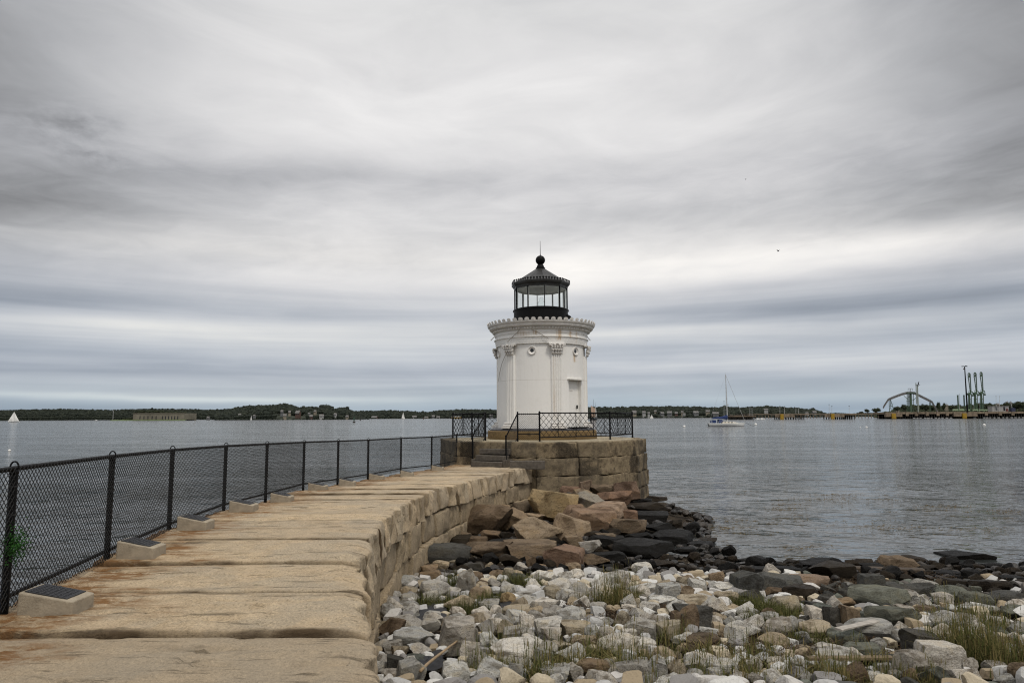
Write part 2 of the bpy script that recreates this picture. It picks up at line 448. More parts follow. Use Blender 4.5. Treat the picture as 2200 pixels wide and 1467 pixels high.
# ------------------------------------------------------------------ breakwater: cap slabs laid across, coursed wall below
bw = thing('breakwater', 'long tan granite slab walkway curving out to the lighthouse', 'breakwater', (-2.5, 12, -1))
joints = [-2.2, -.9, .4, 1.6, 2.8, 4.02, 5.27, 6.42, 7.62, 8.2, 9.15, 10.1, 11.0, 11.85]
while joints[-1] < 27.6: joints.append(joints[-1]+rnd.choice((.62, .74, .86, .95)))
def fence_dist(x, y): return abs(x-XF(y))
offs = {3: 0, 4: -.005, 5: .0, 6: .042, 7: .045, 8: .080, 9: .066, 10: .078, 11: .066, 12: .066, 13: .055, 14: .045}
SLABZ = []
for i in range(len(joints)-1):
    y0, y1 = joints[i], joints[i+1]
    if y0 > 27.4: break
    g = .007
    dz = offs.get(i, rnd.uniform(-.02, .03)); jag = rnd.uniform(-.035, .035)
    sk = rnd.uniform(-.03, .03); SLABZ.append((y0, dz))
    far = y0 > 13
    th = .56+rnd.uniform(-.04, .05)
    def cor(y, right, top):
        if right:
            x = XR(y)+jag+(0 if top else .03)
            if y > 26.2: x = min(x, .92-(y-26.4)*1.95+.5)
        else: x = XF(y)-.10
        return (x, y+(sk if right else 0), zwalk(y)+dz-(0 if top else th))
    c8 = [[[cor(y, rt, tp) for tp in (0, 1)] for y in (y0+g, y1-g)] for rt in (0, 1)]
    xl, xr = XF(y0), XR(y0)
    def fn(p, t, i=i, far=far, y0=y0, y1=y1):
        u, v, w = t
        s = i*3.7
        up = ss(.5, 1, w)
        # cleft ridges running along the slab, and broad undulation
        a = mnoise.fractal(Vector((p[0]*.55+s, p[1]*4.2, s)), .7, 2.1, 6)
        bumpy = mnoise.fractal(Vector((p[0]*2.2, p[1]*2.6+s, p[2]*2)), .8, 2.1, 4)
        ridge = 1-abs(mnoise.noise(Vector((p[0]*.5+s*2, p[1]*2.1, s*1.3))))
        tr_ = max(-1.4, min(1.4, a*1.8+mnoise.noise(Vector((p[0]*.4, s, 1)))*.6))
        terr = (math.floor(tr_)+ss(.36, .64, tr_-math.floor(tr_)))*.011
        z = (a*.007+terr+bumpy*.006)*up-(ridge > .965)*.025*up
        # rough front edge, bitten here and there
        edge = min(v*(y1-y0), (1-v)*(y1-y0)); z *= .25+.75*ss(0, .22, edge)
        ey = max(0, 1-edge/.06)*(mnoise.noise(Vector((p[0]*3.4, s*3+(0 if v < .5 else 5), 1)))*.022+mnoise.noise(Vector((p[0]*9, s*3, 1)))*.016)
        bite = max(0, mnoise.noise(Vector((p[0]*1.7, s*5+(0 if v < .5 else 9), 2))))*.05+max(0, mnoise.noise(Vector((p[0]*6, s*5, 2))))*.02
        z -= max(0, 1-edge/.055)*(bite*(.30 if v < .5 or y0 > 9 else .06)+.004)*up
        rr = ss(.86, 1.0, u)
        q = Vector((p[0]*1.6, p[1]*2.4+s, p[2]*1.9))
        x = (mnoise.fractal(q, .8, 2.1, 5)*.075+mnoise.noise(Vector((p[1]*1.3+s, p[2]*1.1, 4)))*.045)*rr
        rw = .22 if y0 < 8.5 else .07
        rd = max(0, 1-max(0, (1-u))*3.0/rw)
        z -= rd*rd*up*(.045+max(0, mnoise.noise(Vector((p[1]*2+s, 3, 1))))*.07)*(1 if y0 < 8.5 else .4)
        chip = mnoise.noise(Vector((p[0]*3.1+s, p[1]*3.4, p[2]*2.2)))
        if rr > 0 and chip > .12: x -= rr*(chip-.12)*.22
        return p+np.array([x, mnoise.noise(q*2)*.012+ey, z])
    vv, ff = rough_block(c8, step=.045 if y0 < 9 else (.07 if y0 < 15 else .11), r=.03 if y0 < 8 else .018, fn=fn)
    mb = MB().add(vv, ff)
    o = mb.build('capstone', M_CAP, bw, smooth=True, auto=32)
    me = o.data; off = wloc(o)
    ra = me.attributes.new('rust', 'FLOAT', 'POINT'); da = me.attributes.new('dirt', 'FLOAT', 'POINT')
    rv_, dv_ = [], []
    for q in vv:
        df = q[0]-XF(q[1])
        k = mnoise.fractal(Vector((q[0]*1.1, q[1]*3.0, i)), .8, 2.1, 4)
        post = min(abs(q[1]-p[1]) for p in FP)
        run_ = max(0, 1-(df-.05)/(.75+.6*k+.7*max(0, 1-post/.8)))
        rv_.append(max(0, min(1, run_*(1.1+k)*1.5)))
        e = min(q[1]-y0, y1-q[1]); k2 = mnoise.fractal(Vector((q[0]*1.4, i*4.1, 0)), .8, 2.1, 4)
        dd = max(0, 1-max(0, e-.008)/(.028+.05*max(0, k2)))*(.6+.6*k2)
        st = mnoise.fractal(Vector((q[0]*.6+i, q[1]*5, 7)), .8, 2.1, 5)
        dv_.append(max(0, min(1, dd+max(0, (st-.5))*1.6)))
    ra.data.foreach_set('value', rv_); da.data.foreach_set('value', dv_)
# coursed wall on the beach side
def arc(yA, n=400):
    return None
ptsR = [(XR(y), y) for y in np.linspace(-2.5, 27.3, 300)]
cum = np.concatenate([[0], np.cumsum([math.dist(a, b) for a, b in zip(ptsR[:-1], ptsR[1:])])])
def along(s, off=0.0):
    x = float(np.interp(s, cum, [p[0] for p in ptsR])); y = float(np.interp(s, cum, [p[1] for p in ptsR]))
    e = .4
    x2 = float(np.interp(s+e, cum, [p[0] for p in ptsR])); y2 = float(np.interp(s+e, cum, [p[1] for p in ptsR]))
    x1 = float(np.interp(s-e, cum, [p[0] for p in ptsR])); y1 = float(np.interp(s-e, cum, [p[1] for p in ptsR]))
    t = np.array([x2-x1, y2-y1]); t /= np.linalg.norm(t); nrm = np.array([t[1], -t[0]])
    return np.array([x, y])+nrm*off, y
for ci, (za, zb) in enumerate(((-.57, -1.13), (-1.14, -1.70), (-1.71, -2.5))):
    s = -.5*ci+.1
    while s < cum[-1]-.1:
        l = rnd.uniform(.75, 1.5); e = min(s+l, cum[-1])
        if e-s < .3: break
        o1 = rnd.uniform(-.07, .05)+.04*ci
        def cc(ss_, o_, z):
            p, y = along(ss_, o_); return (p[0], p[1], z+zwalk(y))
        c8 = [[[cc(q, o_, z) for z in (zb, za)] for o_ in (-.75, o1)] for q in (s+.008, e-.008)]
        if along((s+e)/2)[1] > 3.5 or ci < 2:
            vv, ff = rough_block(c8, step=.085 if s < 16 else .12, r=.022, amp=.055, seed=ci*50+s, freq=2.3)
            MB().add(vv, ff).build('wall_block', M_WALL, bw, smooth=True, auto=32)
        s = e
core = MB()
ys = np.linspace(-2.6, 27.0, 60)
for ya, yb in zip(ys[:-1], ys[1:]):
    v = []
    for y in (ya, yb):
        l, r_ = XF(y)-.06, XR(y)-.5
        if y > 26: r_ = min(r_, .6-(y-26.4)*1.95)
        for x, z in ((l-.3, -3.5), (l, -.3+zwalk(y)), (r_, -.3+zwalk(y)), (r_, -3.5)): v.append((x, y, z))
    core.add(v, [(0, 1, 5, 4), (1, 2, 6, 5), (2, 3, 7, 6), (0, 3, 2, 1), (4, 5, 6, 7)])
core.build('rubble_core', M_WALL, bw)

# ------------------------------------------------------------------ lighthouse platform
pf = thing('stone_platform', 'dark stained granite block platform carrying the white lighthouse', 'platform', (TC[0], TC[1], ZP))
PA = [-5, 30, 52, 75, 98, 150, 205, 258, 310]
def pv(a, r): return np.array([TC[0]+r*math.sin(R(a)), TC[1]-r*math.cos(R(a))])
RP = {-5: 4.85, 30: 4.74, 52: 4.72, 75: 4.6, 98: 4.55, 150: 4.8, 205: 4.8, 258: 4.8, 310: 4.85}
zc = [.62, .02, -.67, -1.34, -2.9]
for ci in range(4):
    zb, za = zc[ci+1]+.008, zc[ci]-.008
    for k in range(len(PA)):
        a, b = PA[k], PA[(k+1) % len(PA)]
        grow = .035*ci
        A0, B0 = pv(a, RP[a]+grow), pv(b, RP[b]+grow)
        A1, B1 = pv(a, RP[a]-.7), pv(b, RP[b]-.7)
        ln = np.linalg.norm(B0-A0)
        front = a in (-5, 30, 52, 75, 310, 258)
        nb = max(1, int(round(ln/(1.75 if front else 2.2)-rnd.uniform(0, .5)*front+(.3 if ci == 1 and front else 0))))
        cuts = [0]+sorted((q+rnd.uniform(-.18, .18))/nb for q in range(1, nb))+[1]
        for c0, c1 in zip(cuts[:-1], cuts[1:]):
            e = .006/ln; o_ = rnd.uniform(-.035, .035)
            def pt(t, inner, z):
                p = (A1*(1-t)+B1*t) if inner else (A0*(1-t)+B0*t)
                if not inner:
                    n = p-np.array(TC); n /= np.linalg.norm(n); p = p+n*o_
                return (p[0], p[1], z)
            t0 = c0+(e if c0 > 0 else .001); t1 = c1-(e if c1 < 1 else .001)
            c8 = [[[pt(t, inn, z) for z in (zb, za)] for inn in (1, 0)] for t in (t1, t0)]
            vv, ff = rough_block(c8, step=.10 if front else .3, r=.022, amp=.05 if ci else .04, seed=ci*31+k*7+c0, freq=2.0)
            MB().add(vv, ff).build('wall_block', M_PLAT, pf, smooth=True, auto=32)
MB().prism([tuple(pv(a, RP[a]-.42)) for a in PA], -2.5, ZP+.012).build('deck', M_DECK, pf)

# ------------------------------------------------------------------ lighthouse
X0, Y0 = TC
lh = thing('lighthouse', 'small white round lighthouse with fluted pilasters and black lantern', 'lighthouse', (X0, Y0, ZP))
c0 = (X0, Y0, 0)
def P(a, r, z): return (X0+r*math.sin(a), Y0-r*math.cos(a), z)
MB().lathe([(0, .62), (2.46, .62), (2.47, .66), (2.45, .98), (2.42, 1.0), (0, 1.0)], 80, c0).build('plinth', M_PLINTH, lh, auto=35, smooth=True)
MB().lathe([(2.1, 1.0), (2.34, 1.0), (2.34, 1.05), (2.24, 1.10), (2.1, 1.11), (1.9, 1.11)], 80, c0).build('base_ring', simple('dark_base_iron', (.05, .05, .055), .5, .2, .2, 5), lh, auto=35, smooth=True)
# wall with a real doorway opening
RW = 1.99
DOOR = R(46); dw = .43/RW
angs = sorted(set([round(q, 5) for q in np.linspace(-math.pi, math.pi, 145)[:-1] if abs(q-DOOR) > dw+.008]+[DOOR-dw, DOOR+dw]+list(np.linspace(DOOR-dw, DOOR+dw, 9)[1:-1])))
zs = [1.08, 1.16, 2.0, 3.17, 4.0, 4.8]
mb = MB(); n = len(angs)
v = [P(a, RW, z) for z in zs for a in angs]; f = []
for i in range(len(zs)-1):
    for j in range(n):
        a, b = angs[j], angs[(j+1) % n]
        if a >= DOOR-dw-1e-6 and b <= DOOR+dw+1e-6 and b > a and 1 <= i <= 2: continue
        f.append((i*n+j, i*n+(j+1) % n, (i+1)*n+(j+1) % n, (i+1)*n+j))
mb.add(v, f)
dn = np.array([math.sin(DOOR), -math.cos(DOOR), 0]); dt = np.array([math.cos(DOOR), math.sin(DOOR), 0]); dc = np.array([X0, Y0, 0])
def D(t, r, z): return dc+dt*t+dn*r+np.array([0, 0, z])
hw = RW*math.sin(dw); re_ = RW*math.cos(dw)
for s_ in (-1, 1): mb.add([D(s_*hw, re_, 1.16), D(s_*hw, re_, 3.17), D(s_*hw, re_-.22, 3.17), D(s_*hw, re_-.22, 1.16)], [(0, 1, 2, 3)])
mb.add([D(-hw, re_, 3.17), D(hw, re_, 3.17), D(hw, re_-.22, 3.17), D(-hw, re_-.22, 3.17)], [(0, 1, 2, 3)])
mb.build('tower_wall', M_PAINT, lh, smooth=True, auto=30)
mb = MB()
def slab(mb, t0, t1, r0, r1, z0, z1):
    v = [D(t, r, z) for z in (z0, z1) for t, r in ((t0, r0), (t1, r0), (t1, r1), (t0, r1))]
    return mb.add(v, [(0, 3, 2, 1), (4, 5, 6, 7), (0, 1, 5, 4), (1, 2, 6, 5), (2, 3, 7, 6), (3, 0, 4, 7)])
slab(mb, -hw, hw, re_-.24, re_-.16, 1.14, 3.16)
door = mb.build('door', M_PAINT, lh)
mb = MB(); slab(mb, .27, .31, re_-.158, re_-.10, 1.95, 2.10); mb.seg(D(.29, re_-.1, 2.05), D(.20, re_-.1, 2.05), .013); mb.build('handle', M_IRON, door)
mb = MB(); slab(mb, -.36, .02, re_-.158, re_-.148, 2.70, 2.76); slab(mb, -.36, -.02, re_-.158, re_-.148, 1.45, 1.51); mb.build('hinge', M_TRIM, door)
mb = MB(); slab(mb, -hw-.07, hw+.07, re_-.05, re_+.13, 3.18, 3.235); mb.build('door_hood', M_TRIM, lh)
mb = MB(); slab(mb, -hw-.1, hw+.1, re_-.2, re_+.32, 1.112, 1.155); mb.build('door_step', M_IRON, lh)
# pilasters
for k in range(6):
    a0 = R(16+60*k); w = .118
    mb = MB(); prof = []
    for j in range(61):
        t = j/60; fl = .5-.5*math.cos(t*5*2*math.pi)
        prof.append((a0+(t-.5)*2*w, 2.03+.05*(abs(fl)**.7)))
    prof = [(a0-w, 1.96)]+prof+[(a0+w, 1.96)]
    m_ = len(prof)
    mb.add([P(a, r, z) for z in (1.34, 4.28) for a, r in prof], [(i, i+1, m_+i+1, m_+i) for i in range(m_-1)])
    pl = mb.build('pilaster', M_PAINT, lh, smooth=True, auto=40)
    mb = MB()
    bp = [(1.112, .30, 2.32), (1.19, .30, 2.32), (1.195, .275, 2.22), (1.215, .285, 2.26), (1.25, .285, 2.26), (1.27, .255, 2.17), (1.31, .25, 2.15), (1.325, .265, 2.20), (1.36, .262, 2.19), (1.375, .235, 2.10)]
    for (za, wa, ra), (zb, wb, rb) in zip(bp[:-1], bp[1:]):
        q = [P(a0+math.copysign(wx/ra, s_), rx, zx) for zx, wx, rx in ((za, wa, ra), (zb, wb, rb)) for s_ in (-1, 0, 1) for _ in (0,)]
        n_ = 9; va = [P(a0+(j/(n_-1)-.5)*2*wa/2.1, ra, za) for j in range(n_)]+[P(a0+(j/(n_-1)-.5)*2*wb/2.1, rb, zb) for j in range(n_)]
        va += [P(a0-wa/2.1, 1.95, za), P(a0+wa/2.1, 1.95, za), P(a0-wb/2.1, 1.95, zb), P(a0+wb/2.1, 1.95, zb)]
        mb.add(va, [(j, j+1, n_+j+1, n_+j) for j in range(n_-1)]+[(2*n_, 0, n_, 2*n_+2), (n_-1, 2*n_+1, 2*n_+3, 2*n_-1)])
    mb.build('pilaster_base', M_TRIM, pl, smooth=True, auto=40)
    mb = MB()                          # leafy capital: bell, two rows of curling leaves, volutes, abacus
    bell = [(4.27, .25, 2.10), (4.30, .262, 2.14), (4.33, .24, 2.08), (4.5, .245, 2.10), (4.66, .30, 2.17), (4.68, .30, 2.17)]
    for (za, wa, ra), (zb, wb, rb) in zip(bell[:-1], bell[1:]):
        n_ = 7; va = [P(a0+(j/(n_-1)-.5)*2*wx/2.1, rx, zx) for zx, wx, rx in ((za, wa, ra), (zb, wb, rb)) for j in range(n_)]
        mb.add(va, [(j, j+1, n_+j+1, n_+j) for j in range(n_-1)])
    for row, (zl, cnt, rr) in enumerate(((4.40, 4, 2.15), (4.53, 5, 2.19))):
        for j in range(cnt):
            a = a0+((j+.5)/cnt-.5)*2*(.235+.03*row)/2.05
            mb.ball(P(a, rr-.03, zl-.04), .052, sq=(1, 1, 1.6)); mb.ball(P(a, rr+.035, zl+.05), .036, sq=(1.2, 1.2, .8))
            mb.ball(P(a, rr+.05, zl+.02), .022)
    for s_ in (-1, 1):
        for t in range(9):
            th = t*.75; rad = .062*(1-t/11)
            mb.ball(P(a0+s_*(.27+rad*math.cos(th))/2.1, 2.24, 4.65+rad*math.sin(th)), .024)
        mb.ball(P(a0+s_*.10/2.1, 2.2, 4.66), .05)
    mb.ball(P(a0, 2.25, 4.71), .05)
    n_ = 9
    for za, zb, ra, wa in ((4.69, 4.745, 2.24, .36),):
        va = [P(a0+(j/(n_-1)-.5)*2*wa/2.1, ra-.05*math.sin(math.pi*j/(n_-1)), z) for z in (za, zb) for j in range(n_)]+[P(a0+s_*wa/2.1, 1.97, z) for z in (za, zb) for s_ in (-1, 1)]
        mb.add(va, [(j, j+1, n_+j+1, n_+j) for j in range(n_-1)]+[tuple(range(n_))+(2*n_+1, 2*n_), tuple(range(n_, 2*n_))[::-1]+(2*n_+2, 2*n_+3), (2*n_, 0, n_, 2*n_+2), (n_-1, 2*n_+1, 2*n_+3, 2*n_-1)])
    mb.build('capital', M_TRIM, pl, smooth=True, auto=50)
# portholes between the pilasters
for a in (-14, 46, -74, 106, 166, 226):
    a = R(a); nx = np.array([math.sin(a), -math.cos(a), 0]); tx = np.array([math.cos(a), math.sin(a), 0]); cz = np.array([X0, Y0, 4.44])
    def ringpt(r, d, th): return cz+nx*d+tx*(r*math.cos(th))+np.array([0, 0, r*math.sin(th)])
    k_ = 28; pr = [(.185, 1.95), (.185, 2.035), (.168, 2.05), (.150, 2.04), (.140, 2.02), (.105, 2.0), (.082, 1.994)]
    v = [ringpt(r, d, 2*math.pi*j/k_) for r, d in pr for j in range(k_)]
    fr = MB().add(v, [(i*k_+j, i*k_+(j+1) % k_, (i+1)*k_+(j+1) % k_, (i+1)*k_+j) for i in range(len(pr)-1) for j in range(k_)]).build('porthole', M_TRIM, lh, smooth=True)
    MB().add([ringpt(.088, 1.9935, 2*math.pi*j/k_) for j in range(k_)], [tuple(range(k_))]).build('pane', M_DARKGL, fr)
# entablature and cornice
ent = [(1.9, 4.75), (2.08, 4.752), (2.08, 4.83), (2.095, 4.835), (2.095, 4.915), (2.11, 4.92), (2.11, 4.99), (2.16, 5.03), (2.16, 5.06), (2.10, 5.075), (2.10, 5.175), (2.10, 5.20), (2.135, 5.215), (2.135, 5.235), (2.10, 5.25), (2.10, 5.335), (2.14, 5.37), (2.15, 5.38)]
MB().lathe(ent, 120, c0).build('entablature', M_PAINT, lh, smooth=True, auto=28)
cor_ = [(2.13, 5.375), (2.17, 5.38), (2.17, 5.46), (2.27, 5.475), (2.33, 5.49), (2.335, 5.52), (2.37, 5.53), (2.38, 5.60), (2.42, 5.62), (2.455, 5.67), (2.46, 5.705), (2.40, 5.715), (1.0, 5.75), (0, 5.76)]
MB().lathe(cor_, 120, c0).build('cornice', M_TRIM, lh, smooth=True, auto=28)
mb = MB()
for k in range(104):
    a = 2*math.pi*k/104; p = P(a, 2.20, 5.42); mb.box(p, (.075, .075, .075), rz=a)
mb.build('dentil_band', M_TRIM, lh)
mb = MB()                               # upright leaf crest round the cornice
for k in range(54):
    a = 2*math.pi*(k+.5)/54; nn = 9
    out = [(-.06, 0), (-.062, .03), (-.098, .075), (-.092, .12), (-.058, .155), (0, .168), (.058, .155), (.092, .12), (.098, .075), (.062, .03), (.06, 0)]
    fr = [P(a+x/2.44, 2.45+z*.25, 5.665+z) for x, z in out]; bk = [P(a+x/2.44, 2.425+z*.25, 5.665+z) for x, z in out]
    n_ = len(out)
    mb.add(fr+bk, [tuple(range(n_)), tuple(range(2*n_-1, n_-1, -1))]+[(j, n_+j, n_+(j+1) % n_, (j+1) % n_) for j in range(n_)])
    inn = [(-.05, .085), (-.048, .115), (0, .135), (.048, .115), (.05, .085), (0, .04)]
    mb.add([P(a+x/2.44, 2.462+z*.25, 5.665+z) for x, z in inn], [tuple(range(6))])
mb.build('crest', M_TRIM, lh)
mb = MB()
for a, t in ((-92, .2), (97, .2), (16, .0), (180, .2)):
    a = R(a)
    if t: mb.seg(P(a, 2.08, 5.36), P(a, 2.32, 5.10), .022)
    else: mb.seg(P(a, 2.13, 5.34), P(a, 2.13, 5.22), .02)
mb.build('drain_pipe', M_TRIM, lh)
def wire(pts): return [P(R(a), r, z) for a, r, z in pts]
MB().path(wire([(-27, 2.19, 5.36), (-32, 2.15, 5.2), (-39, 2.2, 5.0), (-42, 2.3, 4.82)]), .010, 5).path(wire([(-44, 2.22, 4.45), (-52, 2.1, 4.25), (-60, 2.07, 3.95), (-68, 2.06, 3.5), (-72, 2.05, 3.2)]), .010, 5).path(wire([(-14, 2.17, 5.34), (-6, 2.18, 5.2), (2, 2.2, 5.0), (6, 2.18, 4.92)]), .010, 5).build('cable', simple('old_cable', (.20, .17, .14), .7), lh)
# lantern: ten sides
LA = [R(5.6+36*k) for k in range(10)]
def ring(r, z): return [P(a, r, z) for a in LA]
def faceted(prof, caps=False):
    mb = MB(); n_ = 10
    v = [q for r, z in prof for q in ring(r, z)]
    return mb.add(v, [(i*n_+j, i*n_+(j+1) % n_, (i+1)*n_+(j+1) % n_, (i+1)*n_+j) for i in range(len(prof)-1) for j in range(n_)])
MB().lathe([(1.25, 5.72), (1.25, 6.40), (1.29, 6.415), (1.29, 6.46), (1.22, 6.48), (1.20, 6.50), (1.1, 6.50)], 64, c0).build('lantern_wall', M_IRON, lh, smooth=True, auto=30)
for k in range(10):
    a, b = LA[k], LA[(k+1) % 10]
    A, B = np.array(P(a, 1.23, 0)), np.array(P(b, 1.23, 0)); t = (B-A)/np.linalg.norm(B-A); A = A+t*.02; B = B-t*.02
    n_ = np.array([t[1], -t[0], 0])*.0
    z0, z1 = np.array([0, 0, 6.50]), np.array([0, 0, 7.46])
    MB().add([A+z0, B+z0, B+z1, A+z1], [(0, 1, 2, 3)]).build('glass_pane', M_GLASS, lh)
    mb = MB(); mb.box((*P(a, 1.225, 0)[:2], 6.98), (.030, .06, .98), rz=a); mu = mb.build('mullion', M_IRON, lh)
    mb = MB(); mb.box((*P(a, 1.165, 0)[:2], 6.97), (.024, .03, .95), rz=a); mb.build('inner_bar', simple('inner_grey_paint', (.66, .67, .64), .6), mu)
faceted([(1.19, 7.40), (1.18, 7.455), (0.02, 7.475)]).build('lantern_ceiling', simple('inner_grey_paint', (.66, .67, .64), .6), lh)
faceted([(1.10, 7.47), (1.26, 7.44), (1.27, 7.53), (1.31, 7.55), (1.33, 7.60), (1.37, 7.62), (1.375, 7.70), (1.34, 7.715), (1.28, 7.72), (.22, 8.42)]).build('lantern_roof', simple('bronze_black_roof', (.022, .021, .019), .40, 0, .25, 3, spec=.3), lh, auto=20)
mb = MB()
for k in range(10):
    A, B = np.array(P(LA[k], 1.365, 7.69)), np.array(P(LA[(k+1) % 10], 1.365, 7.69)); t = (B-A); l_ = np.linalg.norm(t); t /= l_; nn = np.array([t[1], -t[0], 0])
    for j in range(6):
        c = A+t*l_*(j+.5)/6
        prof = [(-.018, 0), (-.02, .05), (-.048, .075), (-.042, .115), (0, .13), (.042, .115), (.048, .075), (.02, .05), (.018, 0)]
        fr = [c+t*x+np.array([0, 0, z])+nn*.012 for x, z in prof]; bk = [q-nn*.024 for q in fr]; n_ = len(prof)
        mb.add(fr+bk, [tuple(range(n_)), tuple(range(2*n_-1, n_-1, -1))]+[(i, n_+i, n_+(i+1) % n_, (i+1) % n_) for i in range(n_)])
mb.build('roof_crest', M_IRON, lh)
MB().lathe([(.20, 8.40), (.22, 8.42), (.225, 8.47), (.18, 8.49), (.17, 8.55), (.145, 8.60), (.10, 8.66), (.0, 8.66)], 32, c0).build('roof_collar', M_IRON, lh, smooth=True, auto=35)
ball = MB(); ball.add(ICO[4][0]*.222+np.array([X0, Y0, 8.84]), ICO[4][1]); ball.build('ball_finial', M_IRON, lh, smooth=True)
mb = MB(); mb.seg((X0, Y0, 9.03), (X0, Y0, 9.14), .03, .018, 10); mb.seg((X0, Y0, 9.14), (X0, Y0, 9.76), .014, .008, 8); mb.build('lightning_rod', M_IRON, lh)
ln = MB().lathe([(.14, 6.5), (.15, 6.55), (.145, 6.62), (.165, 6.68), (.15, 6.74), (.165, 6.80), (.14, 6.86), (.10, 6.9), (.09, 6.97), (.12, 7.0), (.05, 7.06), (.0, 7.08)], 24, (X0+.02, Y0-.1, 0)).build('lens', M_GLASS, lh, smooth=True)
MB().lathe([(.12, 5.8), (.12, 6.45), (.17, 6.46), (.17, 6.5), (0, 6.5)], 20, (X0+.02, Y0-.1, 0)).build('lamp_base', simple('inner_grey_paint', (.66, .67, .64), .6), ln)
mb = MB(); q = P(R(40), 1.75, 5.76); mb.seg(q, (q[0], q[1], 5.92), .02); mb.box((q[0]+.03, q[1], 5.97), (.20, .12, .14), rz=.3, ry=.45); mb.seg((q[0], q[1], 5.9), (q[0]-.35, q[1]+.15, 5.92), .02); mb.build('floodlight', M_IRON, lh)

# ------------------------------------------------------------------ chain link
def chain_panel(A, B, z0a, z1a, z0b, z1b, p=.030, r=.0036):
    """diamond wire between two posts; bottom/top heights given at each end"""
    A = np.array(A, float)[:2]; B = np.array(B, float)[:2]; L = np.linalg.norm(B-A); n = max(2, int(L/p))
    H = max(z1a-z0a, z1b-z0b); m = int(H/p)
    P0, P1 = [], []
    def pt(x, k):
        t = min(1, x/L); lo = z0a*(1-t)+z0b*t; hi = z1a*(1-t)+z1b*t
        z = lo+(hi-lo)*k/m
        q = A*(1-t)+B*t
        return (q[0], q[1], z)
    for j in range(n):
        for k in range(m):
            xa = p*(j+((k+j) % 2)); xb = p*(j+((k+1+j) % 2))
            P0.append(pt(xa, k)); P1.append(pt(xb, k+1))
    return MB().segs(P0, P1, r)
fn_ = thing('chain_link_fence', 'black chain link fence along the left edge of the walkway', 'fence', (-4.5, 14, 0))
FH = 1.205
FPB = [np.array([XF(p[1]), p[1], zwalk(p[1])]) for p in FP]
pre = FPB[0]-(FPB[1]-FPB[0])*1.05; pre[2] = 0
fps = [pre]+FPB
for p in fps:
    mb = MB(); mb.seg(p+np.array([0, 0, -.05]), p+np.array([0, 0, FH-.02]), .031, k=14)
    po = mb.build('post', M_BLACK, fn_, smooth=True, auto=40)
    mb = MB()
    for t in range(12):
        a, b = math.pi*t/12, math.pi*(t+1)/12
        mb.seg(p+np.array([.036*math.cos(a), 0, FH-.0+.052*math.sin(a)]), p+np.array([.036*math.cos(b), 0, FH+.052*math.sin(b)]), .007, k=6)
    mb.seg(p+np.array([0, 0, FH-.05]), p+np.array([0, 0, FH-.015]), .036, k=12)
    mb.build('rail_loop', M_BLACK, po, smooth=True)
    mb = MB()
    for z in (.30, .56, .82, 1.05): mb.seg(p+np.array([0, 0, z]), p+np.array([0, 0, z+.012]), .034, k=12)
    mb.build('tie_band', simple('grey_tie_wire', (.02, .02, .02), .4, .3), po)
for a, b in zip(fps[:-1], fps[1:]):
    up = np.array([0, 0, FH-.005]); lo = np.array([0, 0, .17])
    MB().seg(a+up, b+up, .0215, k=10).build('top_rail', M_BLACK, fn_, smooth=True, auto=40)
    MB().seg(a+lo, b+lo, .0185, k=10).build('bottom_rail', M_BLACK, fn_, smooth=True, auto=40)
    t = (b-a)[:2]; t /= np.linalg.norm(t); n2 = np.array([t[1], -t[0]])*.028
    chain_panel(a[:2]+n2, b[:2]+n2, a[2]+.075, a[2]+FH+.012, b[2]+.075, b[2]+FH+.012).build('wire_mesh', M_WIRE, fn_)

# ------------------------------------------------------------------ steps, handrails, platform railing
nrm = np.array([-.46, -.89, 0]); tng = np.array([.89, -.46, 0])
UR = np.array([xat(1112, 27.4), 27.4, ZP]); UL = np.array([xat(1043, 28.5), 28.5, ZP])
LR = UR+nrm*1.0; LL = UL+nrm*1.05; LR[2] = LL[2] = -.32
wr = thing('wooden_steps', 'grey weathered timber steps up from the walkway to the platform', 'steps', (-.7, 27.2, -.33))
mid0 = np.array([-.58, 27.28, 0])
for i, zt in enumerate((.36, .12, -.10)):
    mb = MB()
    c = mid0+nrm*(.16+.30*i)
    v, f = rough_block([[[c+tng*u+nrm*w+np.array([0, 0, z]) for z in (zt-.20, zt)] for w in (.17, -.17)] for u in (-.66, .66)], .15, .012, .006, i, freq=6)
    mb.add(v, f).build('tread', M_WOOD, wr, smooth=False)
for s_ in (-1, 1):
    mb = MB(); c = mid0+tng*s_*.70+nrm*.40; mb.add(*rough_block([[[c+tng*u+nrm*w+np.array([0, 0, z]) for z in (-.36, -.02)] for w in (.45, -.40)] for u in (-.04, .04)], .2, .01, .004, 5, freq=6)); mb.build('stringer', M_WOOD, wr)
tb = np.array([.55, 26.02, -.20])
v, f = rough_block([[[tb+np.array([1, -.05, 0])*u+np.array([0, 1, 0])*w+np.array([0, 0, z]) for z in (-.15, .16)] for w in (-.14, .14)] for u in (-.66, .66)], .1, .02, .010, 9, freq=5)
tag(MB().add(v, f).build('timber_beam', M_WOOD, loc=tb), 'squared grey timber beam lying against the platform wall right of the steps', 'beam')
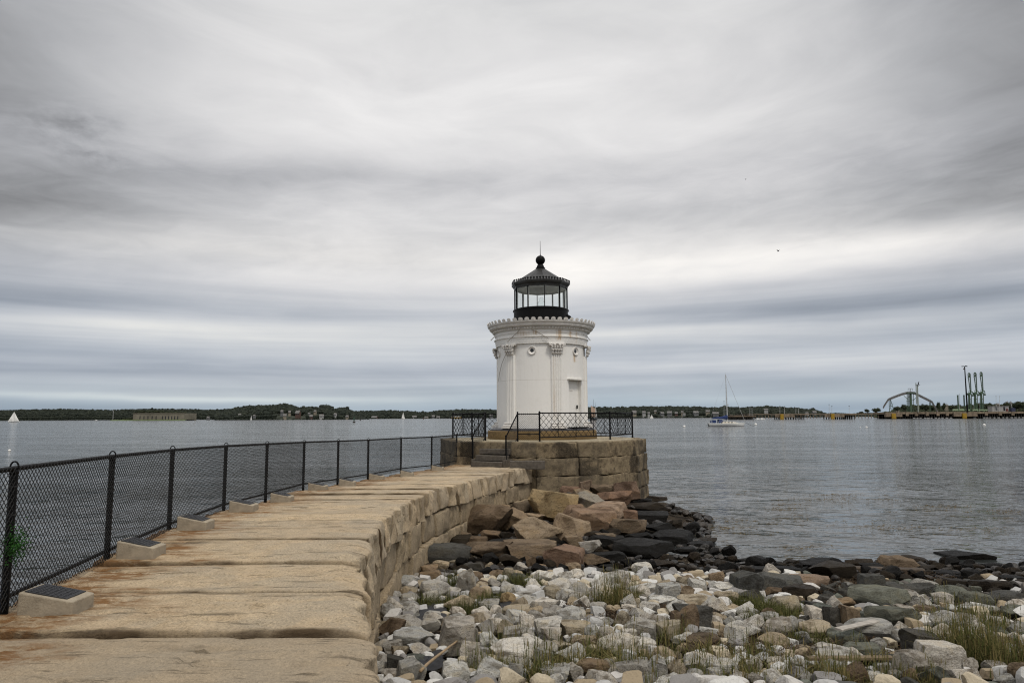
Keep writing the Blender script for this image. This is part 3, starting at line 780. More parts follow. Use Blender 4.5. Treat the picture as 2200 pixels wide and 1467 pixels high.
for nm, U, Lo, lab in (('stair_railing', UR, LR, 'sloped black pipe handrail with chain link on the right of the steps'), ('stair_railing', UL, LL, 'sloped black pipe handrail beside the left of the steps by the fence end')):
    t_ = thing(nm, lab, 'railing', U, 'handrails of the steps')
    MB().seg(U+np.array([0, 0, -.02]), U+np.array([0, 0, 1.16]), .032, k=12).ball(U+np.array([0, 0, 1.16]), .036).build('post', M_BLACK, t_, smooth=True, auto=40)
    MB().seg(Lo+np.array([0, 0, -.1]), Lo+np.array([0, 0, 1.20]), .032, k=12).ball(Lo+np.array([0, 0, 1.20]), .036).build('post', M_BLACK, t_, smooth=True, auto=40)
    MB().seg(U+np.array([0, 0, 1.12]), Lo+np.array([0, 0, 1.16]), .024, k=10).build('top_rail', M_BLACK, t_, smooth=True)
    MB().seg(U+np.array([0, 0, .18]), Lo+np.array([0, 0, .20]), .02, k=10).build('bottom_rail', M_BLACK, t_, smooth=True)
    chain_panel(U, Lo, U[2]+.15, U[2]+1.12, Lo[2]+.15, Lo[2]+1.16, .042, .0042).build('wire_mesh', M_WIRE, t_)
# short return of the walkway fence to the foot of the steps
t_ = thing('chain_link_fence', 'short black fence return between the walkway fence and the steps', 'fence', LL)
e = FPB[-1]
MB().seg(e+np.array([0, 0, 1.19]), LL+np.array([0, 0, 1.19]), .022, k=10).build('top_rail', M_BLACK, t_, smooth=True)
chain_panel(e, LL, e[2]+.3, e[2]+1.19, LL[2]+.3, LL[2]+1.19, .042, .0042).build('wire_mesh', M_WIRE, t_)

rl = thing('platform_railing', 'black iron railing with crossed bars round the lighthouse platform', 'railing', (TC[0], TC[1], ZP))
def rp(px, d): return np.array([xat(px, d), d, ZP])
RA, RB, RC = rp(1159, 27.25), rp(1310, 29.25), rp(1358, 31.9)
RD, RE, RF = UL+np.array([-.02, .35, 0]), rp(1014, 30.2), rp(973, 31.9)
RG = np.array([TC[0]+4.0*math.sin(R(140)), TC[1]-4.0*math.cos(R(140)), ZP]); RH = np.array([TC[0]+4.0*math.sin(R(182)), TC[1]-4.0*math.cos(R(182)), ZP]); RI = np.array([TC[0]+4.1*math.sin(R(222)), TC[1]-4.1*math.cos(R(222)), ZP])
seq = [RA, RB, RC, RG, RH, RI, RF, RE, RD]
for p in seq:
    mb = MB(); mb.seg(p, p+np.array([0, 0, 1.17]), .036, k=12); mb.ball(p+np.array([0, 0, 1.17]), .040); mb.seg(p, p+np.array([0, 0, .02]), .08, k=12)
    mb.build('post', M_BLACK, rl, smooth=True, auto=40)
for a, b in zip(seq[:-1], seq[1:]):
    z1, z0 = np.array([0, 0, 1.13]), np.array([0, 0, .17])
    MB().seg(a+z1, b+z1, .026, k=10).build('top_rail', M_BLACK, rl, smooth=True)
    MB().seg(a+z0, b+z0, .022, k=8).build('bottom_rail', M_BLACK, rl, smooth=True)
    L = np.linalg.norm(b-a); n_ = max(2, int(round(L/.95))); mb = MB()
    for j in range(1, n_): q = a+(b-a)*j/n_; mb.seg(q+z0, q+z1, .017, k=6)
    mb.build('baluster', M_BLACK, rl)
    t = (b-a)/L; H = .96; pp = .27; mb = MB()
    x = -H
    while x < L:
        for s_ in (0, 1):
            x0, x1 = x, x+H; za, zb = (0, H) if not s_ else (H, 0)
            if x0 < 0: za = za+(zb-za)*(-x0)/H; x0 = 0
            if x1 > L: zb = za+(zb-za)*(L-x0)/(x1-x0) if x0 > 0 or x >= 0 else zb; x1 = L
            if x1-x0 > .02: mb.seg(a+t*x0+z0+np.array([0, 0, za])+np.array([0, .006*s_, 0]), a+t*x1+z0+np.array([0, 0, zb])+np.array([0, .006*s_, 0]), .0095, k=4, cap=False)
        x += pp
    mb.build('lattice', M_BLACK, rl)
gp = thing('gate_panel', 'chain link gate panel between the steps and the crossed bar railing', 'gate', UR)
q = UR+np.array([.03, 0, 0])
MB().seg(q+np.array([0, 0, 1.09]), RA+np.array([0, 0, 1.09]), .02, k=8).build('top_rail', M_BLACK, gp, smooth=True)
MB().seg(q+np.array([0, 0, .30]), RA+np.array([0, 0, .30]), .017, k=8).build('bottom_rail', M_BLACK, gp, smooth=True)
chain_panel(q, RA, ZP+.06, ZP+1.13, ZP+.06, ZP+1.13, .042, .0042).build('wire_mesh', M_WIRE, gp)

# ------------------------------------------------------------------ plaque blocks along the fence
PL = [((33, 146), 1338, 'nearest concrete block with slanted dark plaque, at the foot of the first fence post'),
      ((247, 323), 1217, 'concrete plaque block beside the second fence post'), ((378, 438), 1152, 'concrete plaque block beside the third fence post'),
      ((491, 540), 1107, 'concrete plaque block beside the fourth fence post'), ((580, 621), 1079, 'concrete plaque block beside the fifth fence post'),
      ((661, 697), 1053, 'concrete plaque block beside the sixth fence post'), ((728, 759), 1045, 'concrete plaque block just past the seventh fence post'),
      ((792, 822), 1032, 'small looking concrete plaque block by the eighth fence post'), ((860, 886), 1022.5, 'small looking concrete plaque block by the ninth fence post'),
      ((927, 952), 1012, 'farthest concrete plaque block near the end of the fence')]
for (xa, xb), yb, lab in PL:
    a = walkpt(xa, yb); b = walkpt(xb, yb); w = b[0]-a[0]; dep = .30
    a = a+np.array([0, 0, [dz_ for y_, dz_ in SLABZ if y_ <= a[1]+.1][-1]])
    t_ = thing('plaque_block', lab, 'plaque block', a, 'plaque blocks along the fence')
    zb = a[2]-.02
    c8 = [[[(a[0]+w*u*(1.0), a[1]+dep*v+.03*u, zb+(z*((.215-.085*u)))) for z in (0, 1)] for v in (0, 1)] for u in (0, 1)]
    MB().add(*rough_block(c8, .05, .016, .003, xa, freq=9)).build('block', M_CONC, t_)
    mb = MB()
    def top(u, v, h): return (a[0]+w*u, a[1]+dep*v+.03*u, zb+.215-.085*u+h)
    v = [top(u, w_, h) for h in (-.003, .008) for u, w_ in ((.08, .10), (.86, .10), (.86, .92), (.08, .92))]
    mb.add(v, [(0, 3, 2, 1), (4, 5, 6, 7), (0, 1, 5, 4), (1, 2, 6, 5), (2, 3, 7, 6), (3, 0, 4, 7)])
    rr = random.Random(xa)
    for r_ in range(7):
        u = .16+.095*r_; x = .16
        while x < .86:
            l_ = rr.uniform(.03, .09)
            mb.add([top(u+du, x+dv, h) for h in (.008, .0105) for du, dv in ((0, 0), (.045, 0), (.045, l_), (0, l_))], [(4, 5, 6, 7), (0, 1, 5, 4), (1, 2, 6, 5), (2, 3, 7, 6), (3, 0, 4, 7)])
            x += l_+.03
    mb.build('plaque', M_BRONZE, t_)

# green artificial wreath on the first post
wp = FPB[0]+np.array([.0, 0, .60])
mb = MB(); rr = random.Random(4)
for _ in range(900):
    a = rr.uniform(0, 6.28); b = rr.gauss(0, .5); rad = abs(rr.gauss(0, .055))
    q = wp+np.array([.07+rr.gauss(0, .045), rr.gauss(-.03, .04), rr.gauss(-.02, .068)])
    d = np.array([rr.gauss(0, 1), rr.gauss(0, 1), rr.gauss(0, 1)]); d /= np.linalg.norm(d); e = np.cross(d, (rr.random(), 1, .3)); e /= np.linalg.norm(e)
    l_ = rr.uniform(.012, .026)
    mb.add([q, q+d*l_*.5+e*l_*.3, q+d*l_, q+d*l_*.5-e*l_*.3], [(0, 1, 2, 3)])
tag(mb.build('plastic_wreath', M_WREATH, loc=wp), 'small bunch of green plastic foliage tied to the nearest fence post', 'wreath')
# ------------------------------------------------------------------ beach terrain
SH = [(17.2, 5.6), (18.5, 5.2), (20, 5.4), (22.5, 5.7), (26, 6.2), (30, 6.9), (34, 7.0)]
def terrain(x, y):
    s1 = 17.0-.06*max(0, x-6)-y+.35*mnoise.noise(Vector((x*.35, 3.3, 0)))
    xs = float(np.interp(y, [a for a, b in SH], [b for a, b in SH])); s2 = xs-x
    a = .092*s1 if s1 > 0 else .16*s1
    b = (min(.07*s2, .22) if s2 > 0 else .16*s2)-(.5*max(0, y-34))
    z = ZW+max(-1.8, max(a, b))
    z += .62*math.exp(-((y-26.0)**2/10+(x-3.0)**2/9))*(1 if y < 34 else 0)
    z += .05*mnoise.noise(Vector((x*.8, y*.8, 0)))+.03*mnoise.noise(Vector((x*2.3, y*2.3, 5)))
    return z
def on_ground(px, py, lift=0.0):
    v = ray(px, py); v = v/v[1]
    lo, hi = 3.0, 45.0; y = lo
    while y < hi:
        p = CAM+v*y
        if p[2] <= terrain(p[0], p[1])+lift: break
        y += .06
    return CAM+v*y
mb = MB(); xs = np.arange(-3.2, 34.1, .22); ys = np.arange(-4, 38.1, .22); nx = len(xs)
mb.add([(x, y, terrain(x, y)-.08) for y in ys for x in xs], [(j*nx+i, j*nx+i+1, (j+1)*nx+i+1, (j+1)*nx+i) for j in range(len(ys)-1) for i in range(nx-1)])
tag(mb.build('beach', M_GROUND, smooth=True), 'brown gravelly beach sloping down to the water', 'beach', kind='structure')
S_ = 9000
tag(MB().add([(-S_, -2000, ZW), (S_, -2000, ZW), (S_, S_, ZW), (-S_, S_, ZW)], [(0, 1, 2, 3)]).build('sea_water', M_WATER), 'grey rippled harbour water', 'water', kind='structure')
tag(MB().add([(-S_, -2000, -6), (S_, -2000, -6), (S_, S_, -6), (-S_, S_, -6)], [(0, 1, 2, 3)]).build('seabed', M_GROUND), 'dark sea bed under the water', 'ground', kind='structure')

# ------------------------------------------------------------------ rocks
def rock_mesh(seed, kind, sub=4):
    rr = np.random.RandomState(seed); v, f = ICO[sub]; v = v.copy()
    if kind == 'round': n, lo, hi, na = 14, .68, .92, .075
    elif kind == 'slab': n, lo, hi, na = 11, .5, .85, .06
    elif kind == 'block': n, lo, hi, na = 7, .55, .75, .05
    else: n, lo, hi, na = 12, .48, .82, .075
    N = rr.normal(size=(n, 3)); N /= np.linalg.norm(N, axis=1)[:, None]
    if kind == 'block':
        B = np.array([(1,0,0),(-1,0,0),(0,1,0),(0,-1,0),(0,0,1),(0,0,-1)], float)+rr.normal(size=(6, 3))*.13
        N = np.vstack([B/np.linalg.norm(B, axis=1)[:, None], N[:2]])
    if kind == 'slab':
        B = np.array([(0,0,1),(0,0,-1)], float)+rr.normal(size=(2, 3))*.12
        N = np.vstack([B/np.linalg.norm(B, axis=1)[:, None], N])
    for i, nn in enumerate(N):
        o = rr.uniform(lo, hi)
        if kind == 'slab' and i < 2: o = .45
        if kind == 'block': o = rr.uniform(.50, .62) if i < 6 else rr.uniform(.62, .78)
        d = np.maximum(0, v@nn-o); v -= d[:, None]*nn*.985
    out = np.empty_like(v)
    for i, p in enumerate(v):
        q = Vector((p[0]*1.7+seed*3.1, p[1]*1.7, p[2]*1.7))
        a = mnoise.fractal(q*1.25, .7, 2.2, 6)*na+mnoise.noise(q*.55)*na*1.2
        if kind == 'slab': a += math.floor(p[2]*9+mnoise.noise(q)*1.5)*.006
        out[i] = p*(1+a)
    lo_, hi_ = out.min(0), out.max(0); out = (out-(lo_+hi_)/2)/(hi_-lo_)
    me = bpy.data.meshes.new('rock_shape'); me.from_pydata(out.tolist(), [], f); me.materials.append(M_ROCK)
    me.polygons.foreach_set('use_smooth', [True]*len(f)); me.update(); me.set_sharp_from_angle(angle=R(17))
    return me, out, f
KINDS = {'round': 9, 'angular': 14, 'slab': 8, 'block': 8}
PROTO = {k: [rock_mesh(100*i+j, k, 4) for j in range(c)] for i, (k, c) in enumerate(KINDS.items())}
PAL = {'grey': ((.42, .40, .36), 'pale grey'), 'white': ((.61, .58, .52), 'whitish'), 'cream': ((.385, .325, .235), 'cream'), 'tan': ((.28, .21, .14), 'tan'),
       'yellow': ((.31, .235, .135), 'yellowish tan'), 'dun': ((.225, .195, .155), 'greyish dun'), 'brown': ((.165, .122, .082), 'brown'), 'red': ((.185, .122, .086), 'reddish brown'), 'pink': ((.26, .185, .13), 'pinkish tan'),
       'slate': ((.088, .086, .078), 'dark slate grey'), 'green': ((.15, .158, .132), 'greenish grey'), 'dark': ((.006, .0052, .004), 'wet black'), 'umber': ((.026, .0195, .0125), 'weed darkened brown')}
placed = []                      # footprints (x, y, radius)
ROCKS = []                       # (object, px, py, apparent size, colour word, shape, label or None)
def add_rock(name, c, dims, rz, kind, col, label=None, tilt=(0, 0), footprint=True):
    me = rnd.choice(PROTO[kind])[0]
    o = bpy.data.objects.new(name, me); C.objects.link(o)
    o.location = [float(q) for q in c]; o.rotation_euler = (tilt[0], tilt[1], rz)
    o.scale = (float(dims[0])*rnd.choice((-1, 1)), float(dims[1]), float(dims[2]))
    base = PAL[col][0]; j = rnd.uniform(.82, 1.15); w = rnd.uniform(-.04, .04)
    o.color = (min(1, base[0]*j*(1+w)), base[1]*j, base[2]*j*(1-w), 1)
    if col in ('dark', 'umber'):
        o.material_slots[0].link = 'OBJECT'; o.material_slots[0].material = M_WET
    if footprint: placed.append((c[0], c[1], (dims[0]+dims[1])/4))
    px, py = proj(c); d = c[1]
    ROCKS.append([o, px, py, math.sqrt(dims[0]*dims[2])/d*F, col, kind, label, dims]); return o
def Z6(b): return (780+b[0]/3.0556, 1000+b[1]/3.0556, 780+b[2]/3.0556, 1000+b[3]/3.0556)
def Z7(b): return (1450+b[0]/2.9333, 1100+b[1]/2.9333, 1450+b[2]/2.9333, 1100+b[3]/2.9333)
def put(b, kind, col, name, label=None, rz=None, tilt=0, dr=.8):
    x0, y0, x1, y1 = b; p = on_ground((x0+x1)/2, y1-1.0)
    d = p[1]; k = d/F; W = (x1-x0)*k; D = W*dr; sl = (CAMZ-p[2])/d
    H = max(.32*W, ((y1-y0)*k-D*.42*sl)); H = min(H, 1.3*W)
    gz = 1.24 if name == 'boulder' else 1.04
    if name == 'weedy_rock': H *= .68
    c = (xat((x0+x1)/2, d+D*.42, (y0+y1)/2), d+D*.42, p[2]+H*.5-.03*H)
    return add_rock(name, c, (W*gz, D*gz, H*1.12*gz), rnd.uniform(-.15, .15) if rz is None else rz, kind, col, label, (rnd.uniform(-.06, .06), R(tilt)))
BIG = [  # boulders heaped against the platform
 ((605,280,945,460),'angular','brown','big brown two peaked boulder beside the walkway wall'), ((840,268,950,330),'angular','tan','small tan boulder between the wall and the two peaked boulder'),
 ((960,248,1100,335),'round','brown','rounded brown boulder left of the tall yellowish one'), ((1110,178,1385,355),'angular','yellow','tallest yellowish tan boulder in the heap'),
 ((910,300,1090,420),'angular','tan','tan boulder behind the pyramid shaped one'), ((1010,360,1280,510),'angular','tan','pyramid shaped tan boulder at the front of the heap'),
 ((1225,265,1445,360),'slab','pink','slanting pinkish slab below the tall yellowish boulder'), ((1365,190,1585,305),'angular','dun','greyish dun boulder right of the tall yellowish one'),
 ((1385,165,1490,225),'angular','tan','tan boulder behind the greyish dun one'), ((1425,108,1495,185),'block','pink','small upright block leaning by the platform wall'),
 ((1495,135,1630,195),'angular','brown','brown boulder just right of the small upright block'), ((1305,155,1440,192),'slab','red','low reddish slab along the foot of the platform wall'),
 ((1660,122,1800,228),'block','red','reddish boulder touching the corner of the platform'), ((1545,185,1750,282),'angular','red','reddish boulder in front of the platform corner'),
 ((1500,260,1720,358),'slab','pink','wide pinkish tan slab above the flat split slab'), ((1345,310,1625,440),'block','pink','broad flat topped pinkish boulder in the middle of the heap'),
 ((1270,340,1480,500),'slab','tan','split tan slab leaning against the broad pinkish boulder'), ((1590,355,1835,450),'angular','brown','grey brown boulder right of the broad pinkish one'),
 ((1590,420,1685,465),'round','umber','small dark boulder below the grey brown one'), ((655,520,945,640),'angular','brown','brown ridge backed boulder in front of the dark ledge'),
 ((960,515,1230,622),'block','brown','flat topped brown boulder in the front row of the heap'), ((1215,548,1435,670),'block','red','reddish wedge shaped boulder in the front row of the heap'),
 ((900,595,1030,670),'angular','umber','small dark boulder before the flat topped brown one'), ((1070,605,1130,680),'block','brown','small upright brown stone between the flat topped and wedge boulders'),
 ((770,430,910,490),'angular','brown','low brown stone under the two peaked boulder'), ((905,445,1010,505),'angular','umber','dark stone left of the pyramid shaped boulder'),
 ((1430,500,1550,570),'angular','grey','pale stone alone among black weedy rocks'), ((480,515,545,612),'round','umber','dark upright stone at the foot of the walkway wall'),
 ((385,618,690,650),'slab','slate','flat dark slate slab on the beach near the walkway wall'), ((1440,590,1600,662),'angular','brown','brown boulder right of the reddish wedge'),
 ((1165,225,1300,300),'angular','tan','tan boulder hidden behind the pinkish slab'), ((1440,440,1560,500),'angular','umber','dark boulder between the broad pinkish one and black ledges'),
 ((1100,235,1200,290),'angular','brown','brown boulder left of the tallest yellowish one'), ((1230,190,1330,240),'angular','tan','tan stone behind the tallest boulder by the platform')]
BIG += [((1060,325,1180,385),'angular','tan','tan boulder wedged left of the tall yellowish one\'s foot'), ((560,425,700,490),'angular','brown','brown boulder hard against the walkway wall below the two peaked one'), ((690,480,800,545),'block','brown','blocky brown boulder above the dark ledge near the walkway wall'),
 ((1150,500,1260,575),'angular','tan','tan boulder between the pyramid shaped and flat topped ones'), ((1320,470,1440,540),'slab','tan','low tan slab in front of the broad pinkish boulder'), ((1540,455,1680,520),'angular','brown','brown boulder in front of the grey brown one'), ((1690,300,1800,365),'block','red','reddish block beside the black rocks near the platform corner'), ((1000,440,1090,500),'angular','pink','pinkish boulder touching the left side of the pyramid shaped one')]
for b, kd, cl, lab in BIG: put(Z6(b), kd, cl, 'boulder', lab, dr=.75)
DARK6 = [((1790,285,2000,385),'block'), ((1750,235,2000,312),'angular'), ((1850,360,2050,447),'angular'), ((2000,330,2095,442),'angular'), ((1720,420,1900,497),'angular'), ((1900,440,2180,522),'slab'),
 ((1640,530,2050,622),'slab'), ((1470,475,1730,532),'slab'), ((1460,570,1720,642),'slab'), ((1880,610,2050,682),'angular'), ((2050,640,2130,692),'round'), ((1300,470,1420,542),'slab'), ((1780,200,1900,262),'angular'),
 ((1860,190,2000,237),'slab'), ((555,480,800,540),'slab'), ((760,500,1010,560),'slab'), ((1000,500,1180,550),'slab'), ((1820,510,2000,570),'slab'), ((560,560,680,610),'angular'), ((690,470,780,520),'angular'), ((1700,360,1800,420),'angular'), ((2030,520,2190,590),'slab'), ((1230,500,1300,560),'angular'), ((1550,640,1650,690),'angular'), ((1760,610,1890,665),'slab')]
for b, kd in DARK6: put(Z6(b), kd, 'dark' if rnd.random() < .75 else 'umber', 'weedy_rock', None)
DARK7 = [((385,265,595,345),'angular'), ((120,275,200,315),'round'), ((70,318,150,352),'round'), ((245,290,375,350),'angular'), ((680,282,800,352),'angular'), ((795,272,1080,385),'angular'), ((1085,272,1250,370),'angular'), ((1155,228,1230,268),'round'),
 ((1400,270,1590,332),'round'), ((1680,260,1960,337),'block'), ((1150,310,1340,382),'angular'), ((1960,315,2080,362),'round'), ((2080,335,2180,402),'round'), ((135,160,265,205),'slab'), ((80,190,260,242),'slab'), ((1600,300,1710,370),'angular'), ((1750,305,1860,352),'round'), ((1870,318,1960,360),'round'), ((470,335,640,400),'slab'), ((620,330,790,400),'slab'), ((300,345,400,420),'angular'), ((190,360,300,400),'angular'), ((560,305,680,345),'angular'), ((1500,335,1640,380),'angular'), ((1810,360,1950,410),'slab'), ((2050,400,2200,450),'slab'), ((1650,370,1800,420),'slab'), ((1950,380,2060,440),'angular')]
for b, kd in DARK7: put(Z7(b), kd, 'dark' if rnd.random() < .6 else 'umber', 'weedy_rock', None)
SLATE7 = [((360,385,540,527),'block','slate'), ((500,430,810,512),'slab','slate'), ((1155,400,1300,522),'block','slate'), ((1305,455,1415,527),'block','slate'), ((1370,470,1640,562),'slab','slate'), ((1650,470,1830,577),'round','green'), ((1790,510,1975,602),'slab','green'),
 ((1110,530,1475,637),'slab','green'), ((1225,600,1520,742),'slab','green'), ((945,605,1080,737),'block','slate'), ((835,585,995,677),'slab','green'), ((0,595,240,762),'block','slate'), ((860,345,1135,432),'slab','umber'), ((1280,315,1500,372),'slab','brown'), ((555,475,690,547),'angular','brown'), ((690,490,900,560),'slab','umber'), ((890,530,1020,600),'slab','slate'),
 ((1455,765,1680,942),'block','slate'), ((1600,640,1780,700),'slab','slate'), ((960,780,1180,850),'slab','green'), ((1080,870,1290,930),'slab','green'), ((1270,930,1420,980),'slab','slate'), ((1640,720,1760,800),'slab','slate'), ((780,560,920,625),'angular','slate'), ((400,500,560,600),'angular','slate'), ((1130,640,1240,700),'slab','green'), ((1500,600,1660,680),'slab','brown'), ((1970,520,2200,600),'slab','slate'), ((2050,590,2200,680),'angular','green'), ((1850,590,2030,660),'slab','grey'), ((1690,440,1850,490),'slab','umber'), ((1880,450,2100,520),'slab','umber')]
for b, kd, cl in SLATE7: put(Z7(b), kd, cl, 'slate_rock' if cl in ('slate', 'green', 'umber') else 'beach_stone', None)
PALE7 = [((600,537,795,657),'round','cream'), ((775,700,990,812),'round','cream'), ((745,412,970,497),'slab','pink'), ((245,453,410,532),'round','white'), ((250,510,390,607),'angular','cream'), ((530,770,715,882),'round','cream'), ((320,690,530,802),'angular','white'), ((1520,840,1780,1032),'block','white'),
 ((450,930,550,1032),'round','white'), ((580,915,690,987),'round','white'), ((1165,1030,1330,1090),'round','white'), ((70,795,290,872),'round','brown'), ((1040,740,1390,832),'slab','grey'), ((0,410,150,495),'angular','cream'), ((0,470,120,560),'angular','tan'), ((20,530,195,640),'angular','cream'), ((210,380,310,470),'angular','tan'), ((650,405,740,465),'round','cream'),
 ((1500,430,1650,500),'angular','grey'), ((870,850,1060,920),'slab','white'), ((900,890,1140,985),'slab','grey'), ((1340,750,1560,850),'round','grey'), ((1730,655,1920,760),'round','grey'), ((1920,660,2120,750),'slab','grey'), ((960,540,1130,620),'angular','tan'), ((40,770,150,850),'round','white'), ((150,730,270,805),'angular','white'), ((210,665,305,750),'round','white'), ((190,640,330,700),'round','cream'), ((430,615,530,665),'round','grey'), ((530,640,660,720),'round','grey'), ((610,670,760,740),'slab','grey'), ((130,890,250,960),'angular','white'), ((60,925,250,985),'slab','white'), ((190,970,390,1030),'slab','white'), ((0,830,40,940),'round','cream'), ((720,940,830,1040),'angular','grey'), ((750,850,870,910),'round','cream'), ((1860,760,2010,850),'angular','grey'), ((1980,800,2150,900),'round','brown'), ((1950,950,2080,1040),'round','grey'), ((1340,1000,1430,1060),'round','grey'), ((1050,600,1160,740),'block','tan'), ((1300,440,1345,500),'round','cream')]
for b, kd, cl in PALE7: put(Z7(b), kd, cl, 'beach_stone', None)
PALE6 = [((490,1030,725,1242),'block','grey'), ((910,1075,1130,1187),'block','grey'), ((1125,1010,1300,1152),'block','white'), ((1290,1040,1505,1142),'block','cream'), ((530,860,735,982),'angular','cream'), ((680,1045,760,1187),'block','grey'), ((185,1105,465,1207),'slab','grey'), ((380,1015,510,1102),'angular','grey'), ((205,985,390,1112),'angular','grey'), ((620,690,740,852),'angular','grey'), ((370,770,560,887),'slab','grey'), ((510,1300,705,1440),'round','white'), ((740,1290,1010,1440),'angular','white'), ((940,1300,1050,1440),'block','grey'), ((685,1230,830,1357),'round','grey'), ((840,1235,1150,1312),'slab','white'), ((1120,1200,1250,1332),'angular','grey'), ((1265,1190,1475,1312),'angular','white'), ((1160,1325,1355,1440),'block','grey'), ((1715,1025,1930,1152),'block','grey'), ((1925,1035,2090,1152),'block','cream'), ((1540,1120,1820,1262),'round','white'), ((1370,1135,1560,1212),'slab','cream'), ((1200,1155,1370,1237),'angular','cream'), ((1090,880,1295,982),'slab','white'), ((1180,935,1320,1042),'round','grey'), ((1290,945,1460,1057),'round','grey'), ((750,890,890,987),'slab','grey'), ((920,925,1110,1012),'round','cream'), ((1020,980,1150,1112),'round','white'), ((190,740,370,802),'round','grey'), ((240,800,360,857),'round','cream'), ((120,830,245,902),'angular','grey'), ((230,850,365,902),'round','grey'), ((225,895,385,967),'angular','grey'), ((110,910,220,1002),'round','grey'), ((240,685,345,737),'slab','grey'), ((275,710,370,762),'round','grey'), ((365,690,515,767),'slab','tan'), ((100,1010,275,1152),'angular','brown'), ((535,975,665,1052),'angular','white'), ((740,1025,860,1142),'angular','grey'), ((75,1150,180,1227),'round','grey'), ((75,1245,180,1342),'round','grey'), ((120,1340,255,1427),'round','grey'), ((150,1260,260,1372),'block','slate'), ((1175,795,1330,892),'round','cream'), ((1110,690,1265,797),'angular','white'), ((1280,705,1395,802),'angular','white'), ((1370,790,1500,862),'slab','white'), ((900,840,1000,927),'round','yellow'), ((1000,830,1150,892),'block','grey'), ((1600,700,1760,792),'round','grey'), ((1760,645,1900,727),'angular','white'), ((1810,785,1975,862),'block','white'), ((2020,795,2140,882),'round','tan'), ((2060,730,2200,822),'angular','tan'), ((1870,865,2065,947),'angular','white'), ((1690,915,1790,972),'angular','white'), ((1455,945,1570,992),'round','cream'), ((1490,905,1600,962),'round','grey'), ((1650,965,1750,1062),'round','cream'), ((1740,1160,1930,1230),'slab','white'), ((1900,1200,2060,1302),'round','cream'), ((1850,1280,2000,1440),'block','grey'), ((2000,1290,2120,1427),'round','cream'), ((1890,1250,1975,1302),'angular','white'), ((1610,1305,1760,1392),'round','white'), ((1410,1315,1610,1377),'slab','tan'), ((450,630,565,692),'round','cream'), ((560,630,660,662),'slab','cream'), ((660,640,800,707),'block','slate'), ((800,640,860,692),'round','cream'), ((830,690,940,762),'round','tan'), ((920,680,990,762),'round','cream'), ((985,640,1080,702),'angular','grey'), ((965,720,1080,792),'slab','slate'), ((1320,640,1430,702),'round','tan'), ((1120,655,1210,697),'round','tan'), ((380,660,490,732),'slab','tan'), ((740,720,860,772),'angular','white'), ((740,770,820,832),'round','cream'), ((270,1265,420,1322),'slab','green'), ((600,1285,690,1360),'round','grey'), ((2030,925,2200,1102),'slab','brown'), ((2030,1105,2190,1190),'angular','white'), ((2120,1180,2200,1262),'round','brown')]
for b, kd, cl in PALE6: put(Z6(b), kd, cl, 'beach_stone', None)

# the driftwood and planks are laid first so that the filling stones keep clear of them
LOGS = []
def log_between(pa, pb, r, lift=.06):
    a = on_ground(*pa); b = on_ground(*pb); a[2] += r+lift; b[2] += r+lift; LOGS.append((a, b)); return a, b
dw_a, dw_b = log_between((903, 1480), (986, 1403), .018, .16)
pk_a, pk_b = log_between((1735, 1440), (1918, 1438), .03, .10)
tm_a, tm_b = log_between((1838, 1231), (1985, 1236), .06, .03)
bs_a, bs_b = log_between((1803, 1397), (1885, 1376), .03, .22)
for a, b in LOGS:
    for t in np.linspace(0, 1, 5): placed.append((*(a+(b-a)*t)[:2], .1))

for (q, r_) in (((985, 1262), .20), ((950, 1305), .30), ((1015, 1325), .26), ((1120, 1265), .25), ((1060, 1300), .15), ((1615, 1312), .34), ((1690, 1330), .24), ((1580, 1310), .15), ((1640, 1350), .16), ((1325, 1302), .22), ((930, 1322), .22), ((925, 1440), .16), ((1072, 1258), .14), ((1085, 1303), .12),
                ((1165, 1450), .16), ((1390, 1440), .18), ((1560, 1450), .20), ((1740, 1455), .24), ((2075, 1420), .30), ((2160, 1440), .30), ((1440, 1318), .22), ((1405, 1345), .15), ((1640, 1385), .24), ((1225, 1435), .12), ((1300, 1415), .12)):
    g_ = on_ground(*q); placed.append((g_[0], g_[1], r_))
# fill: sizes from large to small, never two in the same place
bins = {}
def clash(x, y, r, k=.80):
    for bx in (-1, 0, 1):
        for by in (-1, 0, 1):
            for (a, b, c) in bins.get((int(x//1)+bx, int(y//1)+by), ()):
                if (a-x)**2+(b-y)**2 < ((r+c)*k)**2: return True
    return False
for q in placed: bins.setdefault((int(q[0]//1), int(q[1]//1)), []).append(q)
rest = MB(); rest_dark = []
fill = []
for rmin, rmax, tries in ((.15, .20, 300), (.105, .15, 3200), (.07, .105, 7500), (.045, .07, 5000)):
    for _ in range(tries):
        y = rnd.uniform(4.6, 25.0); x = rnd.uniform(-2.3, 3+y*.78)
        if x < XR(y)+.12 or x > 15: continue
        z = terrain(x, y)
        if z < ZW-.05: continue
        px, py = proj((x, y, z))
        r = rnd.uniform(rmin, rmax)
        if py < 1200 and px < 1480 and (r < .105 or rnd.random() < .5): continue
        if mnoise.noise(Vector((x*.55, y*.55, 9))) > .42 and r > .09: continue
        if clash(x, y, r, .84 if r > .07 else .80): continue
        bins.setdefault((int(x//1), int(y//1)), []).append((x, y, r)); fill.append((x, y, z, r, px, py))
